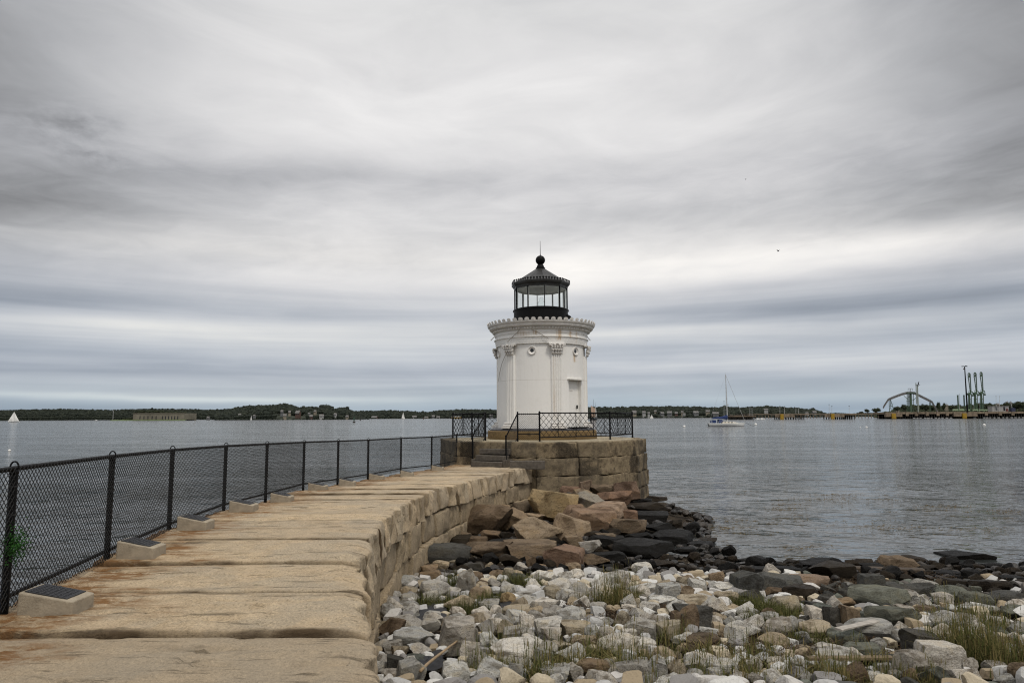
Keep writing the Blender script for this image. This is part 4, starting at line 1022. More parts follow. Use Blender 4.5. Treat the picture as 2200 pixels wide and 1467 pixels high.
def fill_look(px, py):
    q = rnd.random()
    if py < 1238-(px > 1750)*-14: return ('weedy_rock', 'dark' if q < .6 else 'umber', rnd.choice(('angular', 'slab', 'round')))
    if px > 1720:
        if py < 1300: return ('slate_rock', 'slate' if q < .45 else ('umber' if q < .7 else 'green'), rnd.choice(('slab', 'angular', 'slab'))) if q < .8 else ('beach_stone', 'grey', 'angular')
        if q < .30: return ('slate_rock', 'slate' if q < .17 else 'green', rnd.choice(('slab', 'angular')))
    if q < .54: return ('beach_stone', 'white', rnd.choice(('block', 'angular', 'angular', 'round')))
    if q < .86: return ('beach_stone', 'grey', rnd.choice(('round', 'angular', 'block')))
    if q < .965: return ('beach_stone', 'cream', rnd.choice(('block', 'angular')))
    return ('beach_stone', 'tan' if q < .985 else 'brown', rnd.choice(('angular', 'round')))
budget = {'weedy_rock': 150, 'slate_rock': 90, 'beach_stone': 286}
for r_ in ROCKS:
    n = r_[0].name.split('.')[0]
    if n in budget: budget[n] -= 1
fill.sort(key=lambda q: -q[3]/q[1])
SMALL = {k: [rock_mesh(900+10*i+j, k, 3) for j in range(4)] for i, k in enumerate(KINDS)}
stuff_v = {'beach_stone': MB(), 'weedy_rock': MB(), 'slate_rock': MB()}
for (x, y, z, r, px, py) in fill:
    nm, cl, kd = fill_look(px, py)
    W = 2*r*rnd.uniform(.95, 1.25); D = 2*r*rnd.uniform(.75, 1.0); H = 2*r*(rnd.uniform(.65, 1.0) if kd != 'slab' else rnd.uniform(.3, .5))
    rz = rnd.uniform(-.5, .5)+(math.pi if rnd.random() < .5 else 0); tl = (rnd.uniform(-.4, .4), rnd.uniform(-.4, .4))
    c = (x, y, z+H*.36)
    inside = 795 < px < 2215 and py < 1480
    if inside and budget[nm] > 0 and r > .07:
        budget[nm] -= 1; add_rock(nm, c, (W, D, H), rz, kd, cl, None, tl, False)
    else:
        me, v, f = rnd.choice(SMALL[kd])
        M = np.array(Matrix.Rotation(rz, 3, 'Z')@Matrix.Rotation(tl[0], 3, 'X'))
        stuff_v[nm].add((v*np.array((W, D, H)))@M.T+np.array(c), f)
def pebble_mat(name, stops, wet=False):
    m, nt, b = material(name); geo = nt.node('ShaderNodeNewGeometry'); tc = nt.node('ShaderNodeTexCoord').outputs['Object']
    g = nt.noise(tc, 30, 4, .7)
    col = nt.ramp(V(nt, geo.outputs['Random Per Island']), [(i/len(stops), c) for i, c in enumerate(stops)], 'CONSTANT')
    nt.put(b.inputs['Base Color'], nt.mix(g.step(.5, .75)*.5, col, (.12, .10, .08))); b.inputs['Roughness'].default_value = .4 if wet else .9
    b.inputs['Specular IOR Level'].default_value = .4 if wet else .2
    nt.put(b.inputs['Normal'], nt.bump(g, .6, .02)); return m
for nm, lab, st, wet in (('beach_stone', 'small pale stones filling the gaps between the larger beach stones', [(.40,.395,.38),(.55,.54,.51),(.30,.24,.16),(.43,.37,.27),(.22,.21,.2),(.48,.46,.43)], False),
                    ('weedy_rock', 'small black weed covered stones along the waterline', [(.009,.0075,.006),(.022,.016,.010),(.014,.012,.010)], True),
                    ('slate_rock', 'small slaty stones filling the gaps at the right of the beach', [(.08,.08,.074),(.13,.138,.115),(.05,.038,.025),(.11,.10,.09)], False)):
    if stuff_v[nm].n: tag(stuff_v[nm].build({'beach_stone': 'small_stones', 'weedy_rock': 'small_weedy_stones', 'slate_rock': 'small_slaty_stones'}[nm], pebble_mat('mix_'+nm, st, wet)), lab, 'stones', kind='stuff')
# gravel
mb = MB(); gv, gf = ICO[1]
for _ in range(9000):
    y = rnd.uniform(4.6, 19); x = rnd.uniform(-2.3, 2+y*.8)
    if x < XR(y)+.05: continue
    z = terrain(x, y)
    if z < ZW-.05: continue
    r = rnd.uniform(.008, .035)
    mb.add(gv*np.array((r*rnd.uniform(.8, 1.5), r, r*.6))+np.array((x, y, z-.08+r*.2)), gf)
tag(mb.build('gravel', pebble_mat('gravel_mix', [(.20,.16,.10),(.10,.075,.05),(.30,.25,.18),(.05,.04,.03),(.38,.35,.3)])), 'loose gravel between the beach stones', 'gravel', kind='stuff')

# ------------------------------------------------------------------ labels for the stones: look first, then what they lie by
LMK = [((1320, 1290), 'the tall grass clump'), ((900, 1335), 'the black cloth'), ((950, 1440), 'the driftwood stick'), ((2010, 1420), 'the big white block'), ((1825, 1438), 'the straight plank'), ((1910, 1233), 'the dark beached timber'), ((1870, 1300), 'the green flat slab'), ((1690, 1305), 'the round cream boulder'), ((1605, 1255), 'the upright slate'), ((1490, 1330), 'the dark leaning slate'), ((1750, 1357), 'the long cream stone'), ((1000, 1260), 'the upright grey stone'), ((978, 1372), 'the tilted grey block'), ((850, 1240), 'the walkway wall'), ((840, 1400), 'the nearest wall blocks'), ((1180, 1150), 'the pyramid boulder'), ((1210, 1200), 'the reddish wedge boulder'), ((1390, 1060), 'the platform corner'), ((2090, 1400), 'the right hand grass'), ((1400, 1390), 'the central grass stalks'), ((1120, 1235), 'the mossy turf'), ((1660, 1320), 'the green turf patch'), ((1855, 1185), 'the lone black rock'), ((2070, 1200), 'the long black rock'), ((1640, 1200), 'the waterline hollow'), ((1500, 1170), 'the heap end'), ((1230, 1440), 'the bottom grass tuft'), ((1600, 1440), 'the lower turf edge'), ((1870, 1190), 'the black ledge'), ((2160, 1300), 'the far right stones'), ((1470, 1245), 'the pale stone edge')]
SHW = {'round': 'rounded', 'angular': 'angular', 'slab': 'flat', 'block': 'blocky'}
NOUN = {'beach_stone': 'stone', 'weedy_rock': 'rock', 'slate_rock': 'rock', 'boulder': 'boulder'}
GRP = {'beach_stone': 'pale stones on the beach', 'weedy_rock': 'black weedy rocks at the waterline', 'slate_rock': 'slaty rocks on the beach', 'boulder': 'boulders heaped below the platform'}
pend = {}
for q in ROCKS:
    o, px, py, sz, cl, kd, lab, dims = q; nm = o.name.split('.')[0]
    tag(o, lab or '', 'boulder' if nm == 'boulder' else ('stone' if nm == 'beach_stone' else 'rock'), GRP[nm])
    if lab: continue
    s_ = 'large' if sz > 46 else ('small' if sz < 24 else '')
    best = min(LMK, key=lambda l: math.hypot(l[0][0]-px, (l[0][1]-py)*1.8)); dx, dy = px-best[0][0], py-best[0][1]
    rel = ('right of' if dx > 0 else 'left of') if abs(dx) > abs(dy)*1.5 else ('in front of' if dy > 0 else 'behind')
    key = ' '.join(w for w in (s_, PAL[cl][1], SHW[kd], NOUN[nm], rel, best[1]) if w)
    pend.setdefault(key, []).append(q)
ORD = ['leftmost', 'second from left', 'third from left', 'fourth from left', 'fifth from left', 'sixth from left', 'seventh from left']
for key, qs in pend.items():
    qs.sort(key=lambda q: q[1])
    if len(qs) == 2: names = ['left hand', 'right hand']
    else: names = ORD[:len(qs)-1]+['rightmost']+ORD
    for i, q in enumerate(qs):
        q[0]['label'] = key if len(qs) == 1 else ' '.join((key+', '+names[i]).split()[:16])

# ------------------------------------------------------------------ wood on the beach
def stick(name, a, b, r, mat, label, cat='driftwood', flat=1.0):
    mb = MB(); n = 14; k = 8; d = (b-a)/np.linalg.norm(b-a); s_ = np.cross(d, (0, 0, 1)); s_ /= np.linalg.norm(s_); u_ = np.cross(s_, d)
    v = []
    for i in range(n+1):
        t = i/n; c = a+(b-a)*t+u_*.008*math.sin(t*5)*(0 if flat != 1 else 1)+s_*.02*mnoise.noise(Vector((t*3, 1, 2)))
        for j in range(k):
            an = 2*math.pi*j/k+.39; rr = r*(1-.35*t if flat == 1 else 1)*(1+.14*mnoise.noise(Vector((t*9, j, r*90))))
            q = (math.cos(an), math.sin(an))
            if flat != 1: q = (max(-.72, min(.72, q[0]*1.3))*1.5, max(-.72, min(.72, q[1]*1.3))*flat)
            v.append(c+s_*q[0]*rr+u_*q[1]*rr)
    mb.add(v, [(i*k+j, i*k+(j+1) % k, (i+1)*k+(j+1) % k, (i+1)*k+j) for i in range(n) for j in range(k)]+[tuple(range(k))[::-1], tuple(range(n*k, n*k+k))])
    return tag(mb.build(name, mat, loc=a, smooth=(flat == 1)), label, cat)
stick('driftwood_stick', dw_a, dw_b, .018, M_DRIFT, 'bare tan driftwood stick lying among stones at the bottom left')
stick('driftwood_plank', pk_a, pk_b, .04, simple('old_plank', (.13, .095, .055), .85, 0, .2, 8, .5, 40), 'straight brown plank lying in the grass at the bottom right', 'plank', .6)
stick('beached_timber', tm_a, tm_b, .10, simple('dark_timber', (.05, .035, .022), .8, 0, .2, 6), 'long dark beached timber just above the waterline rocks', 'timber', .8)
stick('driftwood_board', bs_a, bs_b, .05, simple('silver_board', (.34, .31, .27), .85, 0, .15, 8), 'bleached grey driftwood board tilted on slaty stones', 'driftwood', .35)
# torn black cloth
mb = MB()
def cloth(pxs, seed):
    g = [on_ground(*q) for q in pxs]; n = 14; v = []
    for j in range(n+1):
        for i in range(n+1):
            s_, t = i/n, j/n
            p = (g[0]*(1-s_)+g[1]*s_)*(1-t)+(g[3]*(1-s_)+g[2]*s_)*t
            p = p+np.array([.06*mnoise.noise(Vector((s_*4, t*4, seed))), .06*mnoise.noise(Vector((s_*4, t*4, seed+5))), 0])
            p[2] = terrain(p[0], p[1])+.05+.07*abs(mnoise.noise(Vector((p[0]*4, p[1]*4, seed))))
            v.append(p)
    mb.add(v, [(j*(n+1)+i, j*(n+1)+i+1, (j+1)*(n+1)+i+1, (j+1)*(n+1)+i) for j in range(n) for i in range(n)])
for i, (q, lab) in enumerate(((((890, 1350), (965, 1340), (950, 1290), (905, 1300)), 'torn black ground cloth in the hollow left of the mossy turf'), (((895, 1470), (960, 1440), (945, 1405), (905, 1415)), 'crumpled black ground cloth beside the driftwood stick at the bottom'), (((1045, 1275), (1095, 1270), (1100, 1245), (1050, 1250)), 'small black cloth scrap behind the mossy turf'), (((1075, 1320), (1100, 1318), (1095, 1285), (1072, 1290)), 'narrow black cloth strip right of the mossy turf'))):
    mb = MB(); cloth(q, i*3); tag(mb.build('ground_cloth', M_CLOTH, smooth=True, loc=on_ground(*q[0])), lab, 'cloth', 'torn black cloth pieces')

# ------------------------------------------------------------------ grass
def blades(mb, c, n, spread, h, lean=.25, w=.0045, seedhead=.25, rr=rnd, per=16):
    left = n
    while left > 0:
        k_ = min(left, rr.randint(per//2, per*3//2)); left -= k_
        a = rr.uniform(0, 6.28); d = spread*math.sqrt(rr.random()); sx_, sy_ = c[0]+d*math.cos(a), c[1]+d*math.sin(a)*.8
        hs = h*rr.uniform(.55, 1.1); fd = rr.uniform(0, 6.28)
        for _ in range(k_):
            x, y = sx_+rr.gauss(0, .03), sy_+rr.gauss(0, .03)
            if x < XR(y)+.05: continue
            z = terrain(x, y); hh = hs*rr.uniform(.35, 1.1); la = fd+rr.gauss(0, 1.5); l_ = hh*(rr.random()**1.6)*lean*1.3
            ux, uy = math.cos(la+1.57), math.sin(la+1.57); ww = w*rr.uniform(.6, 1.4); v = []
            for t, k in ((0, 1), (.3, .95), (.6, .8), (.85, .5), (1, .12)):
                cx_, cy_, cz_ = x+math.cos(la)*l_*t**1.8, y+math.sin(la)*l_*t**1.8, z-.02+hh*(t-.32*min(1.2, l_/hh)*t*t)
                v += [(cx_-ux*ww*k, cy_-uy*ww*k, cz_), (cx_+ux*ww*k, cy_+uy*ww*k, cz_)]
            f = [(0, 1, 3, 2), (2, 3, 5, 4), (4, 5, 7, 6), (6, 7, 9, 8)]
            if rr.random() < seedhead:
                s_ = ww*1.9; tx, ty, tz = cx_, cy_, cz_
                v += [(tx-ux*s_, ty-uy*s_, tz-.05), (tx+ux*s_, ty+uy*s_, tz-.05), (tx+ux*s_*.5, ty+uy*s_*.5, tz+.03), (tx-ux*s_*.5, ty-uy*s_*.5, tz+.03)]; f.append((10, 11, 12, 13))
            mb.add(v, f)
TUFT = [((1325, 1302), 420, .45, .62, 'tall beach grass clump standing in the middle of the pale stones'), ((1258, 1305), 60, .2, .45, 'thin grass spray just left of the tall clump'), ((1090, 1400), 120, .30, .42, 'green grass tuft right of the tilted grey block'), ((1050, 1452), 200, .35, .42, 'grass tuft at the bottom edge right of the driftwood stick'),
 ((1165, 1462), 260, .30, .46, 'dense green tuft at the bottom edge below the long white slab'), ((1225, 1440), 200, .35, .50, 'grass tuft at the bottom beside the whitish angular stone'), ((1300, 1420), 140, .3, .45, 'grass stalks between pale blocks near the bottom centre'), ((1390, 1450), 260, .40, .55, 'wide stalky grass tuft at the bottom right of centre'),
 ((1450, 1380), 60, .25, .42, 'few dry stalks by the blocky grey stones'), ((1560, 1462), 300, .45, .40, 'green tuft at the bottom edge left of the white round stone'), ((1620, 1425), 140, .4, .5, 'dry brown stalks behind the round white stones'), ((1740, 1465), 340, .55, .36, 'wide green tuft below the straight plank'), ((1840, 1462), 200, .4, .34, 'green tuft under the right end of the straight plank'),
 ((2075, 1420), 520, .50, .66, 'tall grass clump right of the big white block'), ((2160, 1440), 520, .55, .62, 'tall grass clump in the bottom right corner'), ((2060, 1345), 160, .4, .55, 'dry tall stalks behind the right hand grass clump'), ((2130, 1360), 180, .4, .5, 'dry grass stalks along the right edge'), ((1955, 1465), 200, .4, .34, 'low green tuft at the bottom edge below the big white block'), ((1500, 1420), 90, .35, .45, 'dry stalks right of the wide stalky tuft'), ((1710, 1350), 60, .3, .32, 'sparse dry blades by the long cream stone')]
for (q, n, spr, h, lab) in TUFT:
    c = on_ground(*q); mb = MB(); big_ = 2.4 if n > 400 else 1.6; blades(mb, c, int(n*1.0*big_), spr*.8, h*.62, 1.1, .0034, 0, per=26); blades(mb, c, int(n*.42*big_), spr*.85, h*1.1, .6, .0024, .6, per=9)
    tag(mb.build('grass_tuft', M_GRASS, loc=c), lab, 'grass tuft', 'grass tufts among the stones')
LOW = [((985, 1262), 300, .35, .24, 'mossy green turf beside the upright grey stone'), ((950, 1305), 420, .45, .22, 'bright green turf around the torn black cloth'), ((1015, 1325), 420, .40, .24, 'mossy turf right of the cream angular stone'), ((1120, 1265), 320, .40, .26, 'olive turf with dry ends behind the yellowish stone'), ((1060, 1300), 220, .3, .24, 'small mossy turf by the black cloth strip'), ((1615, 1312), 460, .50, .22, 'bright green turf between slate and the round cream boulder'), ((1690, 1330), 340, .40, .22, 'green turf below the round cream boulder'), ((1580, 1310), 200, .3, .2, 'thin turf on the left of the green patch'), ((1640, 1350), 260, .35, .2, 'low turf in front of the green patch'), ((1745, 1390), 160, .3, .22, 'short turf under the long cream stone')]
for (q, n, spr, h, lab) in LOW:
    c = on_ground(*q); mb = MB(); blades(mb, c, int(n*3.0), spr*.9, h*1.45, 1.0, .0036, 0, per=30)
    tag(mb.build('turf_patch', M_MOSSG, loc=c), lab, 'turf', 'low green turf patches')
mb = MB()
for _ in range(170):
    y = rnd.uniform(5.0, 9.2); x = rnd.uniform(-1.0, 7.8)
    px, py = proj((x, y, terrain(x, y)))
    if mnoise.noise(Vector((x*.7, y*.7, 2))) > -.1 and (px > 1040 or py < 1200): blades(mb, (x, y, 0), rnd.randint(3, 10), .09, .40, .75, .0030, .5)
tag(mb.build('beach_grass', M_GRASS), 'sparse dry grass stalks scattered between the near stones', 'grass', kind='stuff')
# wrack of dead weed between the stones
mb = MB()
for (q, n, spr) in (((1440, 1315), 700, .5), ((1405, 1345), 400, .4), ((1250, 1310), 300, .3), ((1270, 1395), 260, .25), ((1640, 1385), 700, .8), ((1830, 1262), 700, .9), ((1760, 1275), 500, .7), ((1500, 1330), 300, .4), ((1900, 1280), 400, .8), ((1560, 1400), 500, .6), ((1690, 1410), 500, .6), ((1870, 1400), 500, .6), ((1950, 1240), 500, .9), ((2080, 1250), 500, .9), ((1320, 1330), 300, .4), ((1200, 1350), 200, .3)):
    c = on_ground(*q)
    for _ in range(n):
        x, y = c[0]+rnd.gauss(0, spr*.6), c[1]+rnd.gauss(0, spr*.4)
        if x < XR(y)+.1: continue
        z = terrain(x, y)+rnd.uniform(.01, .11); a = rnd.uniform(0, 6.28); l_ = rnd.uniform(.03, .12); w = rnd.uniform(.002, .006); e = rnd.uniform(-.03, .03)
        d = np.array([math.cos(a), math.sin(a)]); n2 = np.array([-d[1], d[0]])*w
        mb.add([(x-n2[0], y-n2[1], z), (x+n2[0], y+n2[1], z+.003), (x+d[0]*l_+n2[0], y+d[1]*l_+n2[1], z+e), (x+d[0]*l_-n2[0], y+d[1]*l_-n2[1], z+e+.002)], [(0, 1, 2, 3)])
tag(mb.build('seaweed_wrack', M_WRACK), 'dry brown seaweed wrack strewn between the stones', 'seaweed', kind='stuff')
# kelp fronds floating off the beach
mb = MB()
for _ in range(72):
    px, py = rnd.uniform(1400, 2180), 1052+abs(rnd.gauss(0, 1))*60
    if py > 1185 or px < 1430+(py-1060)*.55: continue
    if rnd.random() > math.exp(-((px-1680)/300)**2)+.06: continue
    c = on_z(px, py, ZW); n = int(rnd.choice((10, 16, 24, 60, 110))); sx = .10+n*.006
    for _ in range(n):
        x, y = c[0]+rnd.gauss(0, sx), c[1]+rnd.gauss(0, sx*.42); a = rnd.uniform(-.7, .7); l_ = rnd.uniform(.03, .10); w = rnd.uniform(.008, .022); z = ZW+rnd.uniform(.004, .030)
        d = np.array([math.cos(a), math.sin(a)])*l_; n2 = np.array([-math.sin(a), math.cos(a)])*w
        mb.add([(x-d[0], y-d[1], z-.008), (x+n2[0], y+n2[1], z), (x+d[0], y+d[1], z+.016), (x-n2[0], y-n2[1], z)], [(0, 1, 2, 3)])
tag(mb.build('floating_seaweed', M_KELP), 'brown kelp fronds floating in patches on the water', 'seaweed', kind='stuff')
# ------------------------------------------------------------------ far shores: land, woods, houses
def px_m(d): return d/F
def crown(mb, c, rx, ry, rz, n, sz, rr=rnd):
    for _ in range(n):
        a, b = rr.uniform(0, 6.28), math.acos(rr.uniform(-.55, 1)); k = rr.uniform(.62, 1.06)
        nn = np.array([math.sin(b)*math.cos(a), math.sin(b)*math.sin(a), math.cos(b)])
        p = np.array(c)+nn*np.array([rx, ry, rz])*k
        nn = nn+np.array([rr.gauss(0, .45), rr.gauss(0, .45), rr.gauss(0, .45)]); nn /= np.linalg.norm(nn)
        t = np.cross(nn, (rr.random(), rr.random(), 1.0)); t /= np.linalg.norm(t); u_ = np.cross(nn, t); s_ = sz*rr.uniform(.6, 1.3)
        mb.add([p-t*s_, p-u_*s_*rr.uniform(.5, 1), p+t*s_, p+u_*s_*rr.uniform(.5, 1)], [(0, 1, 2, 3)])
def core_blob(mb, c, rx, ry, rz, s_=0):
    v, f = ICO[2]; k = np.array([1+.22*mnoise.noise(Vector((p[0]*1.6+s_, p[1]*1.6, p[2]*1.6+c[0]*.37))) for p in v])
    mb.add(v*k[:, None]*np.array((rx, ry, rz))*.86+np.array(c), f)
def shore(name, d, prof, ybase, lab_land, lab_wood, tree_m, depth, rows, mat, land_frac=.55, clear=()):
    """wooded shore: low ground rising inland and a wood of separate crowns; prof = (px, py) of the tree tops"""
    xs_ = [p[0] for p in prof]
    def top(px): return float(np.interp(px, xs_, [p[1] for p in prof]))
    lw = MB(); n = 60; pts = []
    for j, (fy, fz) in enumerate(((0, 0), (.02, .06), (.25, .35), (.6, .85), (1, 1))):
        for i in range(n+1):
            px = xs_[0]+(xs_[-1]-xs_[0])*i/n; X, Y, Z = at(px, top(px), d)
            h = max(.5, (Z-ZW)*.62)
            e = min(1, 8*i/n, 8*(n-i)/n)
            pts.append((X*(1+fy*depth/d), d+fy*depth, ZW+.3+h*fz*e-(.8 if j == 0 else 0)))
    lw.add(pts, [(j*(n+1)+i, j*(n+1)+i+1, (j+1)*(n+1)+i+1, (j+1)*(n+1)+i) for j in range(4) for i in range(n)])
    tag(lw.build(name+'_land', M_FLOOR, smooth=True), lab_land, 'shore', kind='structure')
    wd = MB(); rr = random.Random(int(d))
    step = tree_m*.46/px_m(d)
    for r_ in range(rows):
        t = r_/(rows-1) if rows > 1 else 0
        px = xs_[0]+rr.uniform(0, step)
        while px < xs_[-1]:
            dd = d+depth*(.02+.9*t)
            X, Y, Ztop = at(px, top(px), d)
            H = Ztop-ZW
            zt = ZW+max(tree_m*.42, H*(.36+.66*(t**.8)))+rr.uniform(-.14, .05)*tree_m+(rr.uniform(0, .22)*tree_m if r_ == rows-1 and rr.random() < .3 else 0)
            skip = any(a < px < b and t < tt for a, b, tt in clear)
            if not skip:
                w = tree_m*rr.uniform(.34, .66); hh = tree_m*rr.uniform(.32, .5)
                c = (at(px, 890, dd)[0], dd, zt-hh)
                core_blob(wd, c, w, w, hh, px); crown(wd, c, w*1.03, w*1.03, hh*1.04, 34, tree_m*.085, rr)
                if hh*2 < zt-ZW and r_ < 2: core_blob(wd, (c[0], c[1], c[2]-hh), w*.9, w, hh*.9, px+3)
            px += step*rr.uniform(.7, 1.3)
    px = xs_[0]
    while px < xs_[-1]:                 # bushes along the water's edge
        px += step*rr.uniform(.5, 2.2); w = tree_m*rr.uniform(.14, .30); dd = d-tree_m*1.6
        c = (at(px, 890, dd)[0], dd, ZW+w*.45); core_blob(wd, c, w*1.3, w, w*.8, px); crown(wd, c, w*1.35, w, w*.9, 18, tree_m*.06, rr)
    return tag(wd.build(name+'_woods', mat), lab_wood, 'woods', kind='stuff')
shore('far_left_shore', 2600, [(-160, 880), (0, 879), (60, 877), (150, 876), (240, 878), (300, 876), (330, 875), (420, 877), (500, 878), (560, 879)], 901, 'low far shore at the left', 'dark distant wood along the far left shore', 13, 260, 6, M_WOODS)
shore('island', 1550, [(462, 882), (480, 877), (500, 873), (530, 868), (560, 866), (590, 865), (615, 862), (628, 867), (640, 872), (660, 869), (678, 873), (688, 868), (700, 865), (712, 869), (718, 876), (728, 871), (742, 871), (755, 878), (770, 887), (784, 896)], 900.7, 'green lawn and ledges of the wooded island', 'dark trees covering the hilly island left of the lighthouse', 12, 170, 7, M_WOODS, .5,
      clear=((590, 660, .30), (684, 698, .25), (740, 752, .2)))
shore('middle_shore', 2300, [(740, 882), (760, 881), (800, 880), (830, 879), (870, 880), (900, 882), (920, 883), (940, 880), (1000, 877), (1060, 878), (1180, 876), (1300, 873)], 898.7, 'low far shore behind the lighthouse', 'distant wood along the shore behind the lighthouse', 13, 200, 6, M_WOODS)
shore('right_shore', 1350, [(1180, 872), (1262, 871), (1300, 870.5), (1380, 869.5), (1450, 869), (1500, 870), (1520, 872), (1560, 870), (1600, 872), (1625, 869), (1652, 869), (1680, 871), (1710, 872), (1730, 875), (1750, 876), (1765, 881), (1778, 888)], 893.5, 'low shore behind the moored sailboat', 'dark wood above the shore houses behind the moored sailboat', 12, 180, 6, M_WOODS, .5, clear=((1350, 1400, .2), (1415, 1475, .2), (1488, 1520, .2), (1700, 1760, .2)))
shore('low_shore', 1500, [(1700, 888), (1780, 887), (1800, 886), (1830, 888), (1850, 886), (1870, 886), (1900, 886)], 891, 'flat spit between the mooring platforms', 'low scrub on the flat spit between the mooring platforms', 4.5, 60, 3, M_WOODS)
shore('pier_shore', 930, [(1880, 886), (1915, 881), (1936, 871), (1960, 868), (1990, 868), (2010, 868), (2030, 870), (2060, 869), (2090, 868), (2110, 864), (2150, 865), (2200, 861), (2330, 860)], 889, 'low shore behind the tanker pier', 'scrubby wood on the shore behind the tanker pier', 7, 90, 6, M_WOODS2)

def tree_at(px, ytop, ybase, d, wpx, lab):
    k = px_m(d); b = at(px, ybase, d); H = (ybase-ytop)*k; w = wpx*k/2
    t_ = thing('tree', lab, 'tree', b, 'single trees on the pier shore')
    mb = MB(); mb.seg(b, b+np.array([0, 0, H*.55]), w*.13, w*.07, 7)
    for j in range(4): a = j*1.6; mb.seg(b+np.array([0, 0, H*.4]), b+np.array([w*.5*math.cos(a), w*.5*math.sin(a), H*.7]), w*.06, w*.03, 5)
    mb.build('trunk', M_TRUNK, t_)
    mb = MB(); rr = random.Random(int(px))
    for j in range(6):
        c = (b[0]+rr.uniform(-.5, .5)*w, b[1]+rr.uniform(-.5, .5)*w, b[2]+H*rr.uniform(.48, .74)); s_ = rr.uniform(.45, .62)
        core_blob(mb, c, w*s_*.8, w*s_*.8, H*.2, px+j); crown(mb, c, w*s_, w*s_, H*.25, 70, w*.11, rr)
    mb.build('crown', M_WOODS2, t_)
TREES = [(1864, 878, 891, 14, 'smaller round tree at the tip of the spit left of the pier'), (1882, 875, 891, 19, 'broad round tree just left of the pipe gantry'), (1850, 883, 891, 12, 'low bushy tree farthest left of the pier trees'), (1928, 872, 890, 14, 'round tree seen under the left arm of the gantry'), (1945, 866, 890, 20, 'dark tree left of the gantry column'), (1957, 869, 890, 16, 'tree right behind the gantry column'), (1988, 866, 890, 20, 'tree between the mast pole and the right gantry arm'), (2003, 868, 889, 18, 'tree behind the right gantry arm'),
         (2018, 861, 889, 9, 'tall narrow tree between gantry and light pole'), (2029, 863, 889, 11, 'open crowned tree next to the tall narrow one'), (2050, 869, 889, 18, 'low tree behind the short green poles'), (2128, 861, 888, 24, 'broad tree right of the loading arms'), (2110, 863, 888, 20, 'dark tree directly behind the right loading arm'), (2164, 862, 888, 16, 'tree behind the white pier shed'), (2190, 860, 888, 24, 'rightmost broad tree above the pier')]
for (px, yt, yb, w, lab) in TREES: tree_at(px, yt, yb, 900, w, lab)

def house(px, ytop, ybase, d, wpx, wall, lab, roof=None, rz=.2, nwin=3, rr=None):
    k = px_m(d); b = at(px, ybase, d); w = wpx*k*.66; h = (ybase-ytop)*k*.86; eh = h*.5; dp = w*.7
    t_ = thing('house', lab, 'house', b, 'houses along the far shore')
    Mz = np.array(Matrix.Rotation(rz, 3, 'Z'))
    def T(q): return (np.array(q, float)@Mz.T)+b
    mb = MB(); mb.add(T([(-w/2, 0, -6), (w/2, 0, -6), (w/2, dp, -6), (-w/2, dp, -6), (-w/2, 0, eh), (w/2, 0, eh), (w/2, dp, eh), (-w/2, dp, eh), (-w/2, dp/2, h*.97), (w/2, dp/2, h*.97)]), [(0, 1, 5, 4), (1, 2, 6, 9, 5), (2, 3, 7, 6), (3, 0, 4, 8, 7), (4, 5, 9, 8), (6, 7, 8, 9)])
    mb.build('wall', wall, t_)
    mb = MB(); o = w*.05
    for s_, y0 in ((1, -o), (-1, dp+o)):
        a = [(-w/2-o, y0, eh-o*.6), (w/2+o, y0, eh-o*.6), (w/2+o, dp/2, h), (-w/2-o, dp/2, h)]
        up = [(x, y, z+.25) for x, y, z in a]; mb.add(T(a+up), [(0, 1, 2, 3), (4, 5, 6, 7), (0, 1, 5, 4), (1, 2, 6, 5), (3, 0, 4, 7)])
    rf = mb.build('roof', roof or M_SHING, t_)
    mb = MB(); q = T([(w*.2, dp/2, h+.5)])[0]; mb.box(q, (w*.08, w*.08, 2.2), rz=rz); mb.build('chimney', M_HRED, rf)
    for j in range(nwin):
        x = -w/2+w*(j+.5)/nwin; ww = w*.11
        mb = MB(); mb.add(T([(x-ww, -.06, eh*.35), (x+ww, -.06, eh*.35), (x+ww, -.06, eh*.8), (x-ww, -.06, eh*.8)]), [(0, 1, 2, 3)]); mb.build('window', M_DARKGL, t_)
    return t_
